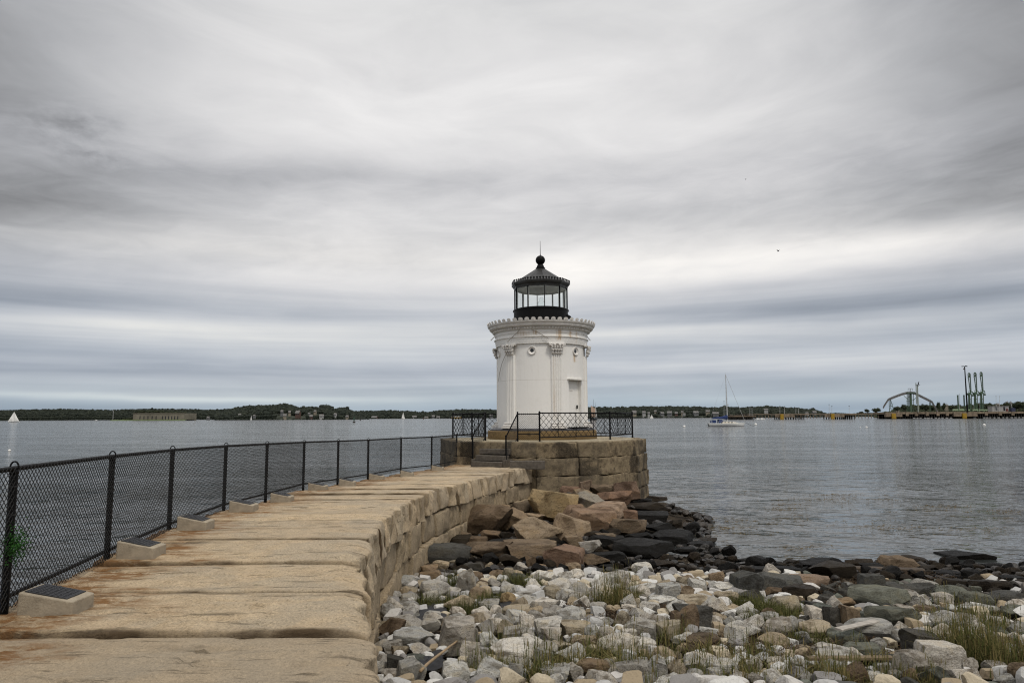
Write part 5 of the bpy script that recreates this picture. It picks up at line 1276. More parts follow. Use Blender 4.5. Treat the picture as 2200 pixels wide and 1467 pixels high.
HS = [(446, 894, 900.2, 1540, 9, M_HGREY, 'low grey house at the left foot of the island'), (515, 888, 893, 1555, 8, M_HWHITE, 'white cottage high among trees at the island\'s left'), (545, 890, 896, 1545, 8, M_HGREY, 'blue grey house just right of the small white sail'),
      (605, 879, 889, 1570, 8, M_HGREY, 'tall grey gabled house on the island slope'), (612, 888, 897, 1545, 10, M_HCREAM, 'cream house at the left edge of the island lawn'), (622, 881, 889, 1570, 7, M_HCREAM, 'cream house beside the grey gabled one'), (638, 880, 893, 1560, 15, M_HRED, 'large red brick house above the island lawn'), (664, 886, 890, 1560, 7, M_HGREY, 'small grey house right of the red brick one'), (676, 880, 887, 1570, 8, M_HCREAM, 'tan house on the crest of the island'), (668, 890, 898, 1545, 10, M_HRED, 'dull red house low on the island shore'), (691, 889, 897, 1545, 14, M_HWHITE, 'large white house by the island shore'), (719, 886, 894, 1550, 9, M_HWHITE, 'white house near the right end of the island'), (745, 891, 898, 1545, 9, M_HCREAM, 'pale house below the last island trees'),
      (803, 893, 899, 2290, 18, M_HRED, 'reddish long house on the shore right of the island'), (890, 892, 898, 2290, 13, M_HWHITE, 'white house on the shore right of the distant sail'), (915, 894, 898, 2290, 12, M_HCREAM, 'cream house on the distant middle shore'), (931, 891, 897, 2290, 9, M_HGREY, 'grey house on the distant shore before the ferry'), (941, 893, 898, 2290, 10, M_HWHITE, 'white house on the distant shore left of the ferry'), (1055, 888, 895, 2290, 10, M_HGREY, 'grey house seen just left of the tower'),
      (1363, 880, 892, 1340, 13, M_HCREAM, 'big grey tan house right of the platform railing'), (1384, 882, 890, 1350, 10, M_HWHITE, 'white house beyond the distant white sail'), (1394, 884, 891, 1345, 7, M_HWHITE, 'small white house directly behind the white sail'), (1408, 880, 887, 1360, 7, M_HCREAM, 'cream house above the white sail'), (1424, 884, 891, 1345, 12, M_HGREY, 'grey house right of the white sail'), (1438, 882, 891, 1345, 14, M_HGREY, 'large slate grey house in the shore row'), (1453, 884, 891, 1345, 9, M_HRED, 'reddish house in the shore row'), (1466, 882, 888, 1355, 7, M_HCREAM, 'tan cottage on the rise behind the shore row'), (1471, 887, 892, 1342, 8, M_HWHITE, 'low white house at the water in the shore row'), (1496, 882, 890, 1350, 16, M_HGREY, 'wide grey house left of the moored sailboat'), (1521, 880, 887, 1355, 12, M_HCREAM, 'pale house up the slope left of the mast'), (1538, 884, 892, 1342, 18, M_HGREY, 'long grey house behind the sailboat stern'),
      (1646, 877, 882, 1365, 12, M_HWHITE, 'white house on the hill right of the sailboat'), (1751, 882, 888, 1345, 12, M_HGREY, 'grey hipped house left of the right mooring platform'), (1735, 885, 889, 1345, 10, M_HWHITE, 'low white shed behind the left mooring platform'), (2034, 868, 873, 925, 9, M_HCREAM, 'yellowish house glimpsed above the pier left of the light pole'), (1929, 873, 877, 925, 9, M_HCREAM, 'yellowish house glimpsed under the left gantry arm'), (2146, 866, 871, 925, 10, M_HCREAM, 'cream house above the white pier shed'), (2164, 862.5, 866, 940, 6, M_HWHITE, 'white house in the trees at the upper right'), (2173, 862.5, 866, 940, 6, M_HWHITE, 'white house rightmost in the trees')]
for h in HS: house(*h, rz=rnd.uniform(-.5, .5))

# ------------------------------------------------------------------ island fort
d = 1500; k = px_m(d)
isl = at(235, 902, d); e2 = at(397, 902, d)
mb = MB(); n = 40
for j, (fy, z) in enumerate(((0, ZW-.5), (3, ZW+1.2), (12, ZW+2.2), (70, ZW+2.0))):
    pass
rows_ = []
for (fy, z) in ((0, ZW-.5), (3, ZW+1.0), (10, ZW+2.0), (60, ZW+2.0)):
    rows_ += [(isl[0]+(e2[0]-isl[0])*i/n, d+fy+2*mnoise.noise(Vector((i*.4, fy, 0))), z+.4*mnoise.noise(Vector((i*.7, fy, 3)))*(fy > 0)) for i in range(n+1)]
mb.add(rows_, [(j*(n+1)+i, j*(n+1)+i+1, (j+1)*(n+1)+i+1, (j+1)*(n+1)+i) for j in range(3) for i in range(n)])
tag(mb.build('fort_island_land', M_LAWN, smooth=True), 'low grassy ledge carrying the stone fort', 'island', kind='structure')
fa, fb = at(286, 888, d+10), at(395.5, 888, d+10); zt = fa[2]
ft = thing('stone_fort', 'long low granite fort with a row of dark openings and grassy roof', 'fort', ((fa[0]+fb[0])/2, d+10, ZW))
w = fb[0]-fa[0]
MB().add([(fa[0]+x*w, d+10+y, z) for z in (ZW, zt) for x, y in ((.0, 0), (1, 0), (1, 60), (0, 60))], [(0, 1, 5, 4), (1, 2, 6, 5), (2, 3, 7, 6), (3, 0, 4, 7), (4, 5, 6, 7)]).build('wall', M_FORT, ft)
MB().box(((fa[0]+fb[0])/2, d+10, zt+.3), (w+1.2, 1.6, 1.0)).build('parapet', M_FORT, ft)
for px in [301, 309.5, 318, 327, 335.5, 349, 355.5, 362.5, 369, 375.5, 382]:
    x = xat(px, d+10); zc_ = zat(px, 897, d+10)
    fr = MB().box((x, d+9.9, zc_), (1.9, .3, 7.2)).build('window', M_DARKGL, ft)
gr = MB(); rr = random.Random(5)
for i in range(60):
    px = rr.uniform(287, 395); c = (xat(px, d+rr.uniform(20, 40)), d+rr.uniform(18, 50), zt+rr.uniform(.5, 2.5)+(2 if 300 < px < 345 else 0)); core_blob(gr, c, 4, 4, 2.2, i); crown(gr, c, 4.2, 4.2, 2.6, 26, 1.0, rr)
gr.build('roof_scrub', M_WOODS2, ft)
c = at(274, 899, d+20); tb_ = thing('bush', 'low bushes on the islet left of the stone fort', 'bush', c); mb = MB()
for i in range(8): q = (c[0]+rr.uniform(-9, 9), c[1]+rr.uniform(-4, 4), ZW+3.4); core_blob(mb, q, 3, 3, 2.6, i); crown(mb, q, 3.4, 3.4, 3, 26, .9, rr)
mb.build('foliage', M_WOODS2, tb_)
c = at(242.5, 902, d+8); mb = MB(); t_ = thing('beacon_mast', 'thin signal mast with small wind blades on the fort islet', 'mast', c); tp = zat(242.5, 882.5, d+8)
mb.seg((c[0], c[1], ZW), (c[0], c[1], tp), .45, .3, 6); mb.build('pole', M_ALU, t_)
mb = MB(); 
for a in (.5, 2.6, 4.7): mb.seg((c[0], c[1]-.4, tp), (c[0]+3.2*math.cos(a), c[1]-.4, tp+3.2*math.sin(a)), .3, .15, 5)
mb.build('blades', M_ALU, t_)

# ------------------------------------------------------------------ boats
def hull_mb(L, B, H, fb, n=14, stern=.7):
    mb = MB(); v = []; m = 7
    for i in range(n+1):
        t = i/n; x = (t-.5)*L
        w = B/2*(1-max(0, (t-.42)/.58)**2.1)*(stern+(1-stern)*min(1, t/.42)**.7); w = max(w, .02)
        zt_ = fb*(1+.28*max(0, t-.3)**1.5); rake = max(0, (t-.85))/.15
        for j in range(m):
            q = j/(m-1); a = q*math.pi/2
            yy = w*math.sin(a)**.7; zz = -H+(zt_+H)*(1-math.cos(a))**.8
            x2 = x-(1-q)*rake*L*.08+(1-q)*(.05*L if t < .12 else 0)*(1-t/.12 if t < .12 else 0)
            v.append((x2, yy, zz))
        for j in range(m-1, -1, -1): p = v[-1-2*(m-1-j)]; v.append((p[0], -p[1], p[2]))
    M2 = 2*m
    f = [(i*M2+j, i*M2+(j+1) % M2, (i+1)*M2+(j+1) % M2, (i+1)*M2+j) for i in range(n) for j in range(M2)]
    return mb.add(v, f+[tuple(range(M2)), tuple(range(n*M2, n*M2+M2))[::-1]])
def at_boat(mb, o, rz):
    Mz = np.array(Matrix.Rotation(rz, 3, 'Z')); mb.v = [v@Mz.T+np.array(o) for v in mb.v]; return mb
d = 238; p0 = at(1561, 915, d); p0[2] = ZW; sb = thing('sailboat', 'moored white sailboat with bare mast and blue canvas covers', 'sailboat', p0); sr = -.06
L_ = 12.6
def B(mb, nm, mat, par=sb, **kw): return at_boat(mb, p0, sr).build(nm, mat, par, **kw)
B(hull_mb(L_, 3.5, .5, 1.05), 'hull', M_WHITE, smooth=True, auto=40)
B(hull_mb(L_*.97, 3.45, .62, .10), 'boot_stripe', simple('navy_stripe', (.01, .012, .02), .5), smooth=True)
cb = B(MB().add([(x, y, z) for x, z0, z1, w in ((-1.6, .95, 1.62, 1.0), (-1.2, .95, 1.66, 1.1), (1.4, 1.0, 1.58, 1.0), (2.9, 1.1, 1.38, .7), (3.9, 1.15, 1.2, .4)) for y, z in ((-w, z0), (-w*.85, z1), (w*.85, z1), (w, z0))], [(4*i+j, 4*i+j+1, 4*i+j+5, 4*i+j+4) for i in range(4) for j in range(3)]+[(0, 1, 2, 3), (16, 17, 18, 19)]), 'cabin', simple('cream_deckhouse', (.66, .60, .50), .5))
for x in (-.6, .5, 1.6): B(MB().box((x, -1.02, 1.36), (.6, .06, .2)), 'window', M_DARKGL, cb)
B(MB().seg((.35, 0, 1.4), (.35, 0, 17.9), .16, .11, 10).seg((.35, -1.1, 9.4), (.35, 1.1, 9.4), .04).seg((.35, 0, 17.9), (.35, 0, 18.6), .02).box((.75, 0, 7.4), (.5, .4, .25)), 'mast', M_ALU, smooth=True, auto=40)
B(MB().seg((.4, 0, 2.75), (-4.8, 0, 2.65), .09, k=8), 'boom', M_ALU)
mb = MB(); prof = [(.45, 3.05, .22, .9), (.2, 3.1, .26, .85), (-1.5, 2.95, .30, .42), (-3.2, 2.88, .27, .32), (-4.8, 2.78, .18, .2)]
for (xa, za, wa, ha), (xb, zb, wb, hb) in zip(prof[:-1], prof[1:]):
    ra = [(xa, wa*math.cos(t), za+ha*math.sin(t)) for t in np.linspace(0, 6.283, 11)[:-1]]; rb = [(xb, wb*math.cos(t), zb+hb*math.sin(t)) for t in np.linspace(0, 6.283, 11)[:-1]]
    mb.add(ra+rb, [(j, (j+1) % 10, (j+1) % 10+10, j+10) for j in range(10)])
B(mb, 'sail_cover', M_BLUE, smooth=True)
B(MB().path([(.35, 0, 17.8), (6.35, 0, 1.45)], .055, 5).path([(.35, 0, 17.8), (-6.0, 0, 1.2)], .018, 4).path([(.35, 0, 17.6), (.35, -1.1, 9.4), (.2, -1.6, 1.1)], .018, 4).path([(.35, 0, 17.6), (.35, 1.1, 9.4), (.2, 1.6, 1.1)], .018, 4), 'rigging', M_ALU)
B(MB().add([(-2.9, -1.2, 1.1), (-2.9, 1.2, 1.1), (-2.8, -1.1, 2.35), (-2.8, 1.1, 2.35), (-1.7, -1.1, 2.3), (-1.7, 1.1, 2.3), (-1.2, -1.0, 1.6), (-1.2, 1.0, 1.6)], [(2, 3, 5, 4), (4, 5, 7, 6), (0, 2, 4, 6), (1, 3, 5, 7)]), 'spray_hood', M_BLUE)
B(MB().box((-4.3, -1.2, 1.65), (1.0, .05, 1.0)).box((-4.3, 1.2, 1.65), (1.0, .05, 1.0)).box((-5.4, 0, 1.6), (.1, 1.6, .7)), 'weather_cloth', M_BLUE)
mb = MB()
for x in (-6.1, -5, -3, -1, 1, 3, 5, 6.2): mb.seg((x, -1.2*(1-max(0, x)/8), 1.1+max(0, x)*.05), (x, -1.2*(1-max(0, x)/8), 1.75+max(0, x)*.05), .025, k=4)
mb.path([(-6.1, -1.2, 1.7), (0, -1.2, 1.75), (3, -.8, 1.9), (6.2, -.3, 2.05)], .018, 4)
B(mb, 'guard_rail', M_ALU)
B(MB().box((-6.6, 0, .35), (.9, 1.3, .12)).seg((-6.2, .5, .35), (-6.2, .5, 1.0), .05).seg((-6.2, -.5, .35), (-6.2, -.5, 1.0), .05), 'swim_platform', M_DARKGL)
B(MB().path([(6.3, 0, 1.35), (8.2, -.2, .3), (9.6, -.3, -.1)], .05, 5), 'mooring_line', M_DARKGL)

def sail_boat(px, yb, d, Lpx, Hpx, lab, mat=M_SAIL, rz=.1, jib=True, dark=False, group='sailing boats under sail'):
    k = px_m(d); o = at(px, yb, d); o[2] = ZW; L = Lpx*k; H = Hpx*k
    t_ = thing('sailing_yacht', lab, 'sailboat', o, group)
    at_boat(hull_mb(L, L*.26, .3, L*.06+.3), o, rz).build('hull', M_DARKGL if dark else M_WHITE, t_, smooth=True)
    at_boat(MB().seg((L*.05, 0, .5), (L*.05, 0, H), L*.008+.04, k=6).seg((L*.05, 0, H*.12), (-L*.42, 0, H*.11), L*.006+.03, k=5), o, rz).build('mast', M_ALU, t_)
    def sail(pts, nm, bulge):
        mb = MB(); n = 8; v = []
        a, b, c = (np.array(q, float) for q in pts)
        for i in range(n+1):
            for j in range(n+1):
                s_, t = i/n, j/n; p = (a*(1-s_)+b*s_)*(1-t)+c*t
                v.append(p+np.array([0, bulge*math.sin(math.pi*s_*.9)*(1-t)*min(1, t*4+.3), 0]))
        mb.add(v, [(i*(n+1)+j, (i+1)*(n+1)+j, (i+1)*(n+1)+j+1, i*(n+1)+j+1) for i in range(n) for j in range(n)]); at_boat(mb, o, rz).build(nm, mat, t_, smooth=True)
    sail([(L*.04, 0, H*.13), (-L*.42, 0, H*.12), (L*.04, 0, H*.98)], 'mainsail', L*.08)
    if jib: sail([(L*.48, 0, L*.10), (-L*.02, L*.05, H*.1), (L*.07, 0, H*.9)], 'jib', L*.08)
    return t_
sail_boat(30, 904.5, 1050, 24, 22.5, 'white sailboat under full sail at the far left', rz=math.pi+.1)
sail_boat(539.5, 900.5, 1480, 5, 10.5, 'tiny white narrow sail in front of the island', rz=1.2)
sail_boat(866, 899, 1700, 8, 15, 'distant white sailboat left of the lighthouse', rz=.5)
sail_boat(1400, 894.5, 1200, 8, 8, 'small white sail before the houses right of the railing', rz=.2)
o = at(1277, 901, 720); o[2] = ZW; k = px_m(720)
sc_ = thing('schooner', 'tan sailed schooner passing behind the platform railing', 'schooner', o); rz = 1.15
L = 30*k*1.2; at_boat(hull_mb(L, 5, .5, 1.8), o, rz).build('hull', M_DARKGL, sc_, smooth=True)
at_boat(MB().seg((-1.5, 0, 1), (-1.8, 0, 44*k), .16, .1).seg((4, 0, 1), (3.8, 0, 37*k), .15, .09).seg((L*.45, 0, 2), (L*.72, 0, 3), .12), o, rz).build('mast', M_PILE, sc_)
def quad_sail(pts, nm, mat):
    mb = MB(); n = 8; a, b, c, e = (np.array(q, float) for q in pts)
    v = [((a*(1-s_)+b*s_)*(1-t)+(e*(1-s_)+c*s_)*t)+np.array([0, 1.0*math.sin(math.pi*s_)*(1-t*.6), 0]) for s_ in np.linspace(0, 1, n+1) for t in np.linspace(0, 1, n+1)]
    mb.add(v, [(i*(n+1)+j, (i+1)*(n+1)+j, (i+1)*(n+1)+j+1, i*(n+1)+j+1) for i in range(n) for j in range(n)]); at_boat(mb, o, rz).build(nm, mat, sc_, smooth=True)
quad_sail([(-1.9, 0, 3), (-9, .5, 3), (-7.6, 1.2, 15.5), (-1.9, 0, 13)], 'mainsail', M_TAN)
quad_sail([(3.7, 0, 3), (-1, .5, 3), (-.2, 1.0, 14), (3.7, 0, 12)], 'foresail', M_TAN)
quad_sail([(L*.6, 0, 3), (4.4, .6, 3.2), (4.2, 0, 15), (4.3, 0, 15.2)], 'jib', M_SAIL)
# ferry far behind the railing
o = at(981, 898.5, 1700); o[2] = ZW; fe = thing('ferry', 'white and yellow ferry boat behind the left railing of the platform', 'ferry', o); L = 30
at_boat(hull_mb(L, 8, .5, 1.8, stern=.9), o, math.pi).build('hull', M_PILE, fe, smooth=True)
at_boat(MB().box((-1, 0, 2.8), (26, 7.6, 2.0)), o, math.pi).build('lower_deck', M_YELLOW, fe)
at_boat(MB().box((1, 0, 5.0), (21, 7.2, 2.4)), o, math.pi).build('upper_deck', M_WHITE, fe)
for x in range(-8, 11, 3): at_boat(MB().box((x, 3.65, 5.2), (1.8, .1, 1.1)), o, math.pi).build('window', M_DARKGL, fe)
at_boat(MB().box((9, 0, 7.3), (4, 5, 2.2)), o, math.pi).build('wheelhouse', M_WHITE, fe)
at_boat(MB().seg((5, 0, 6), (5, 0, 15), .25), o, math.pi).build('mast', M_ALU, fe)
def motorboat(px, yb, d, Lm, lab):
    o = at(px, yb, d); o[2] = ZW; t_ = thing('motorboat', lab, 'motorboat', o, 'small motorboats')
    hull_mb(Lm, Lm*.32, .2, Lm*.1); at_boat(hull_mb(Lm, Lm*.32, .2, Lm*.11, stern=.9), o, .1).build('hull', M_WHITE, t_, smooth=True)
    at_boat(MB().box((.1*Lm, 0, Lm*.17), (Lm*.3, Lm*.24, Lm*.14), taper=.8), o, .1).build('cabin', M_WHITE, t_)
motorboat(1627, 899, 600, 5.5, 'small white motorboat at the right end of the old wharf'); motorboat(1636, 899, 600, 6, 'white motorboat between the old wharf and the mooring platform'); motorboat(206, 901.5, 1700, 9, 'speck like white motorboat off the far left shore')
def buoy(px, yb, d, r, lab, red=False):
    o = at(px, yb, d); o[2] = ZW; t_ = thing('mooring_buoy', lab, 'buoy', o, 'white mooring balls')
    MB().ball((o[0], o[1], ZW+r*.35), r, sq=(1, 1, .92)).build('float', M_SAIL, t_, smooth=True)
    MB().seg((o[0], o[1], ZW+r), (o[0], o[1], ZW+r*1.45), r*.08).build('pickup_ring', M_IRON, t_)
for a in ((1470, 918, 230, .42, 'white mooring ball left of the moored sailboat'), (1623.5, 912.5, 270, .55, 'white mooring ball right of the moored sailboat'), (1862, 922, 200, .30, 'white mooring ball below the spit left of the pier'), (1848.5, 923, 200, .15, 'tiny white mooring ball beside the one below the spit'), (2115, 917, 225, .45, 'white mooring ball in front of the tanker pier'), (21, 961, 80, .16, 'white mooring ball near the left edge of the photo')): buoy(*a)
o = at(760.5, 907.5, 520); o[2] = ZW; t_ = thing('channel_buoy', 'dark channel buoy with cage top in front of the island', 'buoy', o)
MB().lathe([(1.0, -.4), (1.05, .7), (.5, .9), (0, .9)], 16, o).build('float', M_PILE, t_, smooth=True)
mb = MB()
for a in range(4): mb.seg(o+np.array([.7*math.cos(a*1.57), .7*math.sin(a*1.57), .8]), o+np.array([.3*math.cos(a*1.57), .3*math.sin(a*1.57), 3.6]), .10)
mb.box(o+np.array([0, 0, 2.4]), (.7, .7, 1.2)); mb.seg(o+np.array([0, 0, 3.6]), o+np.array([0, 0, 5.2]), .12); mb.build('cage', simple('green_buoy_paint', (.05, .10, .07), .6), t_)
o = at(774, 902, 900); o[2] = ZW; t_ = thing('channel_buoy', 'tiny dark channel buoy farther off right of the cage buoy', 'buoy', o)
MB().lathe([(.9, -.3), (.9, .6), (.3, 1.2), (.25, 3.2), (0, 3.3)], 12, o).build('float', M_PILE, t_)
o = at(910, 899, 1300); o[2] = ZW; t_ = thing('channel_buoy', 'tiny red channel buoy before the distant middle shore', 'buoy', o)
MB().lathe([(1.1, -.3), (1.1, .8), (.5, 1.4), (.4, 3.6), (0, 3.7)], 12, o).build('float', M_HRED, t_)

# ------------------------------------------------------------------ tanker pier
d = 640; k = px_m(d)
def Wp(px, py, dd=0.0): return at(px, py, d+dd)
pr = thing('tanker_pier', 'long concrete tanker pier on dark piles at the right', 'pier', (*Wp(2050, 898)[:2], ZW))
zd = Wp(2050, 884.5)[2]; zl = ZW+3.2
xL, xRt = xat(1899.5, d), xat(2420, d)
MB().box(((xL+xRt)/2, d+9, zd-.9), (xRt-xL, 20, 1.8)).build('deck', M_PCONC, pr)
for a, b in ((1899.5, 1935), (2046, 2096)):
    x0, x1 = xat(a, d), xat(b, d); MB().box(((x0+x1)/2, d-1.5, (zd-.02+zl-1.4)/2), (x1-x0, 2.6, zd-.02-zl+1.4)).build('fender_wall', M_PCONC, pr)
for a in (1948, 1968, 1991, 2014, 2034, 2118, 2148, 2175, 2204, 2236, 2270, 2310, 2350): MB().box((xat(a, d), d-.6, (zd+zl)/2-.3), (2.6, 1.6, zd-zl+.6)).build('pier_cap', M_PCONC, pr)
px = 1903.0
while px < 2300:
    mb = MB()
    for yy in (0, 6, 14): mb.seg((xat(px, d)+rnd.uniform(-.3, .3), d+yy, ZW-1), (xat(px, d), d+yy, zd-1.5), .42, k=7)
    mb.build('pile', M_PILE, pr); px += 5.2
MB().box(((xL+xRt)/2+2, d+17, ZW+2.4), (xRt-xL-4, 1, 5)).build('back_wall', M_PILE, pr)
for px in (1916, 2067): MB().box((xat(px, d), d-3.4, ZW+2.5), (3.7, 1.2, 4.6)).box((xat(px, d), d-4.05, ZW+2.5), (2.6, .12, 3.4)).build('yellow_fender', M_YELLOW, pr)
for px in (1962, 1969, 1975.5, 1985.5, 1992, 1999, 2008.5, 2015.5, 2022.5, 2032, 2041, 2092, 2112, 2118, 2125, 2134, 2143, 2153, 2161, 2171, 2179, 2187, 2195):
    MB().box((xat(px, d), d-1.2, ZW+.55), (rnd.uniform(1.4, 2.6), .8, .8)).build('white_float', M_HWHITE, pr)
t_ = thing('pipe_gantry', 'arched grey pipe gantry on green legs at the pier end', 'gantry', (*Wp(1955, 884)[:2], zd))
cen = [(1897.5, 875), (1900, 871), (1908, 858.5), (1920, 853), (1936, 847), (1949, 843.5), (1956, 843), (1964, 844), (1980, 852), (1998, 861), (2003, 864), (2008, 873), (2014, 884)]
mb = MB()
for (a, b) in zip(cen[:-1], cen[1:]):
    for s_ in (0, 3):
        A0, B0 = Wp(a[0], a[1]-2.3, s_), Wp(b[0], b[1]-2.3, s_); A1, B1 = Wp(a[0], a[1]+2.3, s_), Wp(b[0], b[1]+2.3, s_)
        mb.seg(A0, B0, .22, k=5).seg(A1, B1, .30, k=5); n = max(1, int(np.linalg.norm(B0-A0)/1.1))
        for j in range(n):
            t0, t1 = j/n, (j+1)/n
            mb.seg(A0+(B0-A0)*t0, A1+(B1-A1)*t1, .15, k=4).seg(A1+(B1-A1)*t0, A0+(B0-A0)*t0, .12, k=4)
    mb.seg(Wp(a[0], a[1]+1.2, 1.5), Wp(b[0], b[1]+1.2, 1.5), .55, k=7).seg(Wp(a[0], a[1]-.6, 1.5), Wp(b[0], b[1]-.6, 1.5), .35, k=6)
mb.build('pipe_truss', M_GREYST, t_)
mb = MB(); cpt = Wp(1956, 843); cpb = Wp(1957, 885); mb.seg(cpb, cpt, 1.25, 1.05, 10); mb.build('column', M_GREEN, t_)
mb = MB()
for px in (1949, 1951.5, 1962): mb.seg(Wp(px, 885, 1), Wp(px, 846, 1), .30, k=6)
mb.seg(Wp(1942, 850), Wp(1950, 858), .22).seg(Wp(1970, 853), Wp(1961, 860), .22).seg(Wp(1947, 862), Wp(1964, 859), .22).seg(Wp(1949, 858), Wp(1957, 846), .18)
mb.box(Wp(1955.5, 844.5), (7, 4, .8)); mb.build('frame', M_GREEN, t_)
for s_, pts in ((0, ((1910, 858, 1911, 885), (1912, 857, 1915, 885), (1913, 857, 1921, 885))), (1, ((1997, 864, 1998, 885), (1999, 864, 2000, 885)))):
    mb = MB()
    for (a, b, c, e) in pts: mb.seg(Wp(a, b, 1), Wp(c, e, 1), .26, k=6)
    if not s_: mb.seg(Wp(1911, 872), Wp(1917, 872), .16).seg(Wp(1911, 880), Wp(1919, 866), .14)
    mb.build('leg', M_GREEN, t_)
MB().seg(Wp(1955.5, 843), Wp(1955.5, 834.5), .28, k=6).seg(Wp(1951, 834.5), Wp(1960, 834.5), .22).seg(Wp(1951, 834.5), Wp(1951, 839), .15).seg(Wp(1960, 834.5), Wp(1960, 839), .15).build('lamp_bracket', M_GREYST, t_)
t_ = thing('mast_pole', 'tall grey green twin mast with platform beside the gantry', 'mast', (*Wp(1971.5, 885, -2)[:2], zd))
MB().seg(Wp(1973, 885, -2), Wp(1971, 827, -2), .62, .5, 8).seg(Wp(1969.5, 868, -2), Wp(1967.8, 822.5, -2), .42, .4, 8).build('pole', simple('grey_green_paint', (.26, .29, .25), .6), t_)
MB().box(Wp(1971.8, 826.5, -2), (3.2, 2.4, .35)).seg(Wp(1974.5, 827, -2), Wp(1971.5, 831, -2), .15).build('platform', M_GREYST, t_)
MB().seg(Wp(1972.8, 826, -2), Wp(1973, 821, -2), .3).seg(Wp(1973, 821, -2), Wp(1975, 819.6, -2), .2).box(Wp(1973, 824, -2), (.9, .8, 1.0)).build('lamp', M_IRON, t_)
t_ = thing('light_pole', 'tall black floodlight pole beside the loading arms', 'light pole', (*Wp(2078.5, 884, -3)[:2], zd))
MB().seg(Wp(2078.6, 885, -3), Wp(2072.4, 787.5, -3), .75, .42, 10).build('pole', M_IRON, t_)
MB().box(Wp(2072, 787, -3), (5.6, .8, .5)).box(Wp(2069, 787, -3), (1.2, .9, .7)).box(Wp(2075, 786.3, -3), (1.2, .9, .7)).build('lamp_head', M_IRON, t_)
MB().seg(Wp(2072.5, 790, -3), Wp(2070.5, 792, -3), .2).ball(Wp(2070.3, 792.5, -3), .6).build('bell', M_GREYST, t_)
for i, dx in enumerate((0, 12.7, 25.8)):
    dy = -i*1.0
    t_ = thing('loading_arm', ('left', 'middle', 'right')[i]+' one of three tall green loading arms on the pier', 'loading arm', (*Wp(2084+dx, 884)[:2], zd), 'loading arms')
    def Q(x, y, s_=0): return Wp(2084+dx+x, y+dy*(1 if y < 850 else .4), s_)
    MB().seg(Q(.4, 885), Q(-2.2, 846), .75, .9, 8).seg(Q(-3.2, 884), Q(-3.2, 846), .30, k=6).seg(Q(3.4, 884), Q(2.8, 846), .34, k=6).seg(Q(-3.2, 872), Q(3, 866), .2).seg(Q(-3.2, 862), Q(3, 856), .2).build('riser', M_GREEN, t_)
    mb = MB(); A, Bq = [Q(2.4, 843), Q(.7, 843)], [Q(.4, 806), Q(-4.0, 808)]
    mb.seg(A[0], Bq[0], .42, k=7).seg(A[1], Bq[1], .36, k=7)
    for j in range(9): t0, t1 = j/9, (j+1)/9; mb.seg(A[j % 2]+(Bq[j % 2]-A[j % 2])*t0, A[1-j % 2]+(Bq[1-j % 2]-A[1-j % 2])*t1, .14, k=4)
    mb.build('boom', M_GREEN, t_)
    mb = MB(); c = Q(-1.8, 805.5)
    MB_ = np.array([(math.cos(t), 0, math.sin(t)) for t in np.linspace(0, 2*math.pi, 17)])
    for a, b in zip(MB_[:-1], MB_[1:]): mb.seg(c+a*np.array([1.2, 1, 2.0]), c+b*np.array([1.2, 1, 2.0]), .28, k=5)
    mb.seg(Q(-1.8, 801), Q(-1.8, 809.5), .5, k=6); mb.seg(Q(-3, 811), Q(-6, 811), .14); mb.build('head_sheave', M_GREEN, t_)
    mb = MB(); pts = [Q(2.4, 842), Q(4.6, 841), Q(6.0, 844), Q(6.3, 849)]; mb.path(pts, .34, 6); mb.ball(Q(6.0, 849.5), 1.0, sq=(1, .8, .9)); mb.box(Q(-1.5, 846), (3.0, 2, 2.2), ry=-.35); mb.seg(Q(-2.5, 843), Q(-2.6, 839.5), .2).seg(Q(-2.6, 839.5), Q(0, 838.8), .2); mb.build('counterweight', simple('dark_green_steel', (.055, .10, .06), .6), t_)
for px, yt, lab, w in ((2057.6, 849, 'short green pole left of the floodlight pole', .62), (2070.8, 849, 'short green pole just left of the tall black one', .58)):
    t_ = tag(MB().seg(Wp(px+1.6, 884, -1), Wp(px, yt, -1), w, k=8).seg(Wp(px, yt+1.0, -1), Wp(px, yt-.5, -1), w*1.25, k=8).build('green_pole', M_GREEN, loc=Wp(px, 884, -1)), lab, 'pole')
for px, yt, lab in ((2061.5, 847, 'thin whip mast between the two short green poles'), (2140, 851, 'left thin mast behind the white pier shed'), (2147.5, 851, 'right thin mast behind the white pier shed'), (2092.5, 856, 'thin stand pipe between left and middle loading arms'), (2105, 856, 'thin stand pipe between middle and right loading arms')):
    tag(MB().seg(Wp(px, 884, 2), Wp(px, yt, 2), .16, .11, 6).box(Wp(px, yt, 2), (.7, .5, .4)).build('thin_mast', M_ALU, loc=Wp(px, 884, 2)), lab, 'mast')
pg = thing('pipe_manifold', 'pale green pipework lying along the pier deck', 'pipes', (*Wp(2082, 884)[:2], zd))
for a, b, r in ((2047, 2058, .9), (2060, 2071, .9), (2073, 2083, .75), (2089, 2101, .75), (2103, 2113, .6), (2114, 2121, .6)): MB().seg(Wp(a, 880.8, -1), Wp(b, 880.8, -1), r, k=10).seg(Wp(a+1, 881, -1), Wp(a+1, 885, -1), .25).seg(Wp(b-1, 881, -1), Wp(b-1, 885, -1), .25).build('pipe', M_PGREEN, pg, smooth=True, auto=40)
sd = thing('pier_shed', 'white flat roofed shed with dark windows on the pier', 'shed', (*Wp(2151, 884, 3)[:2], zd))
x0, x1 = xat(2133, d+3), xat(2169, d+3); zt = Wp(2151, 872.5, 3)[2]
MB().box(((x0+x1)/2, d+6, (zd+zt)/2), (x1-x0, 6, zt-zd)).build('wall', M_HWHITE, sd); MB().box(((x0+x1)/2, d+6, zt+.15), (x1-x0+.8, 6.8, .35)).build('roof', M_SHING, sd)
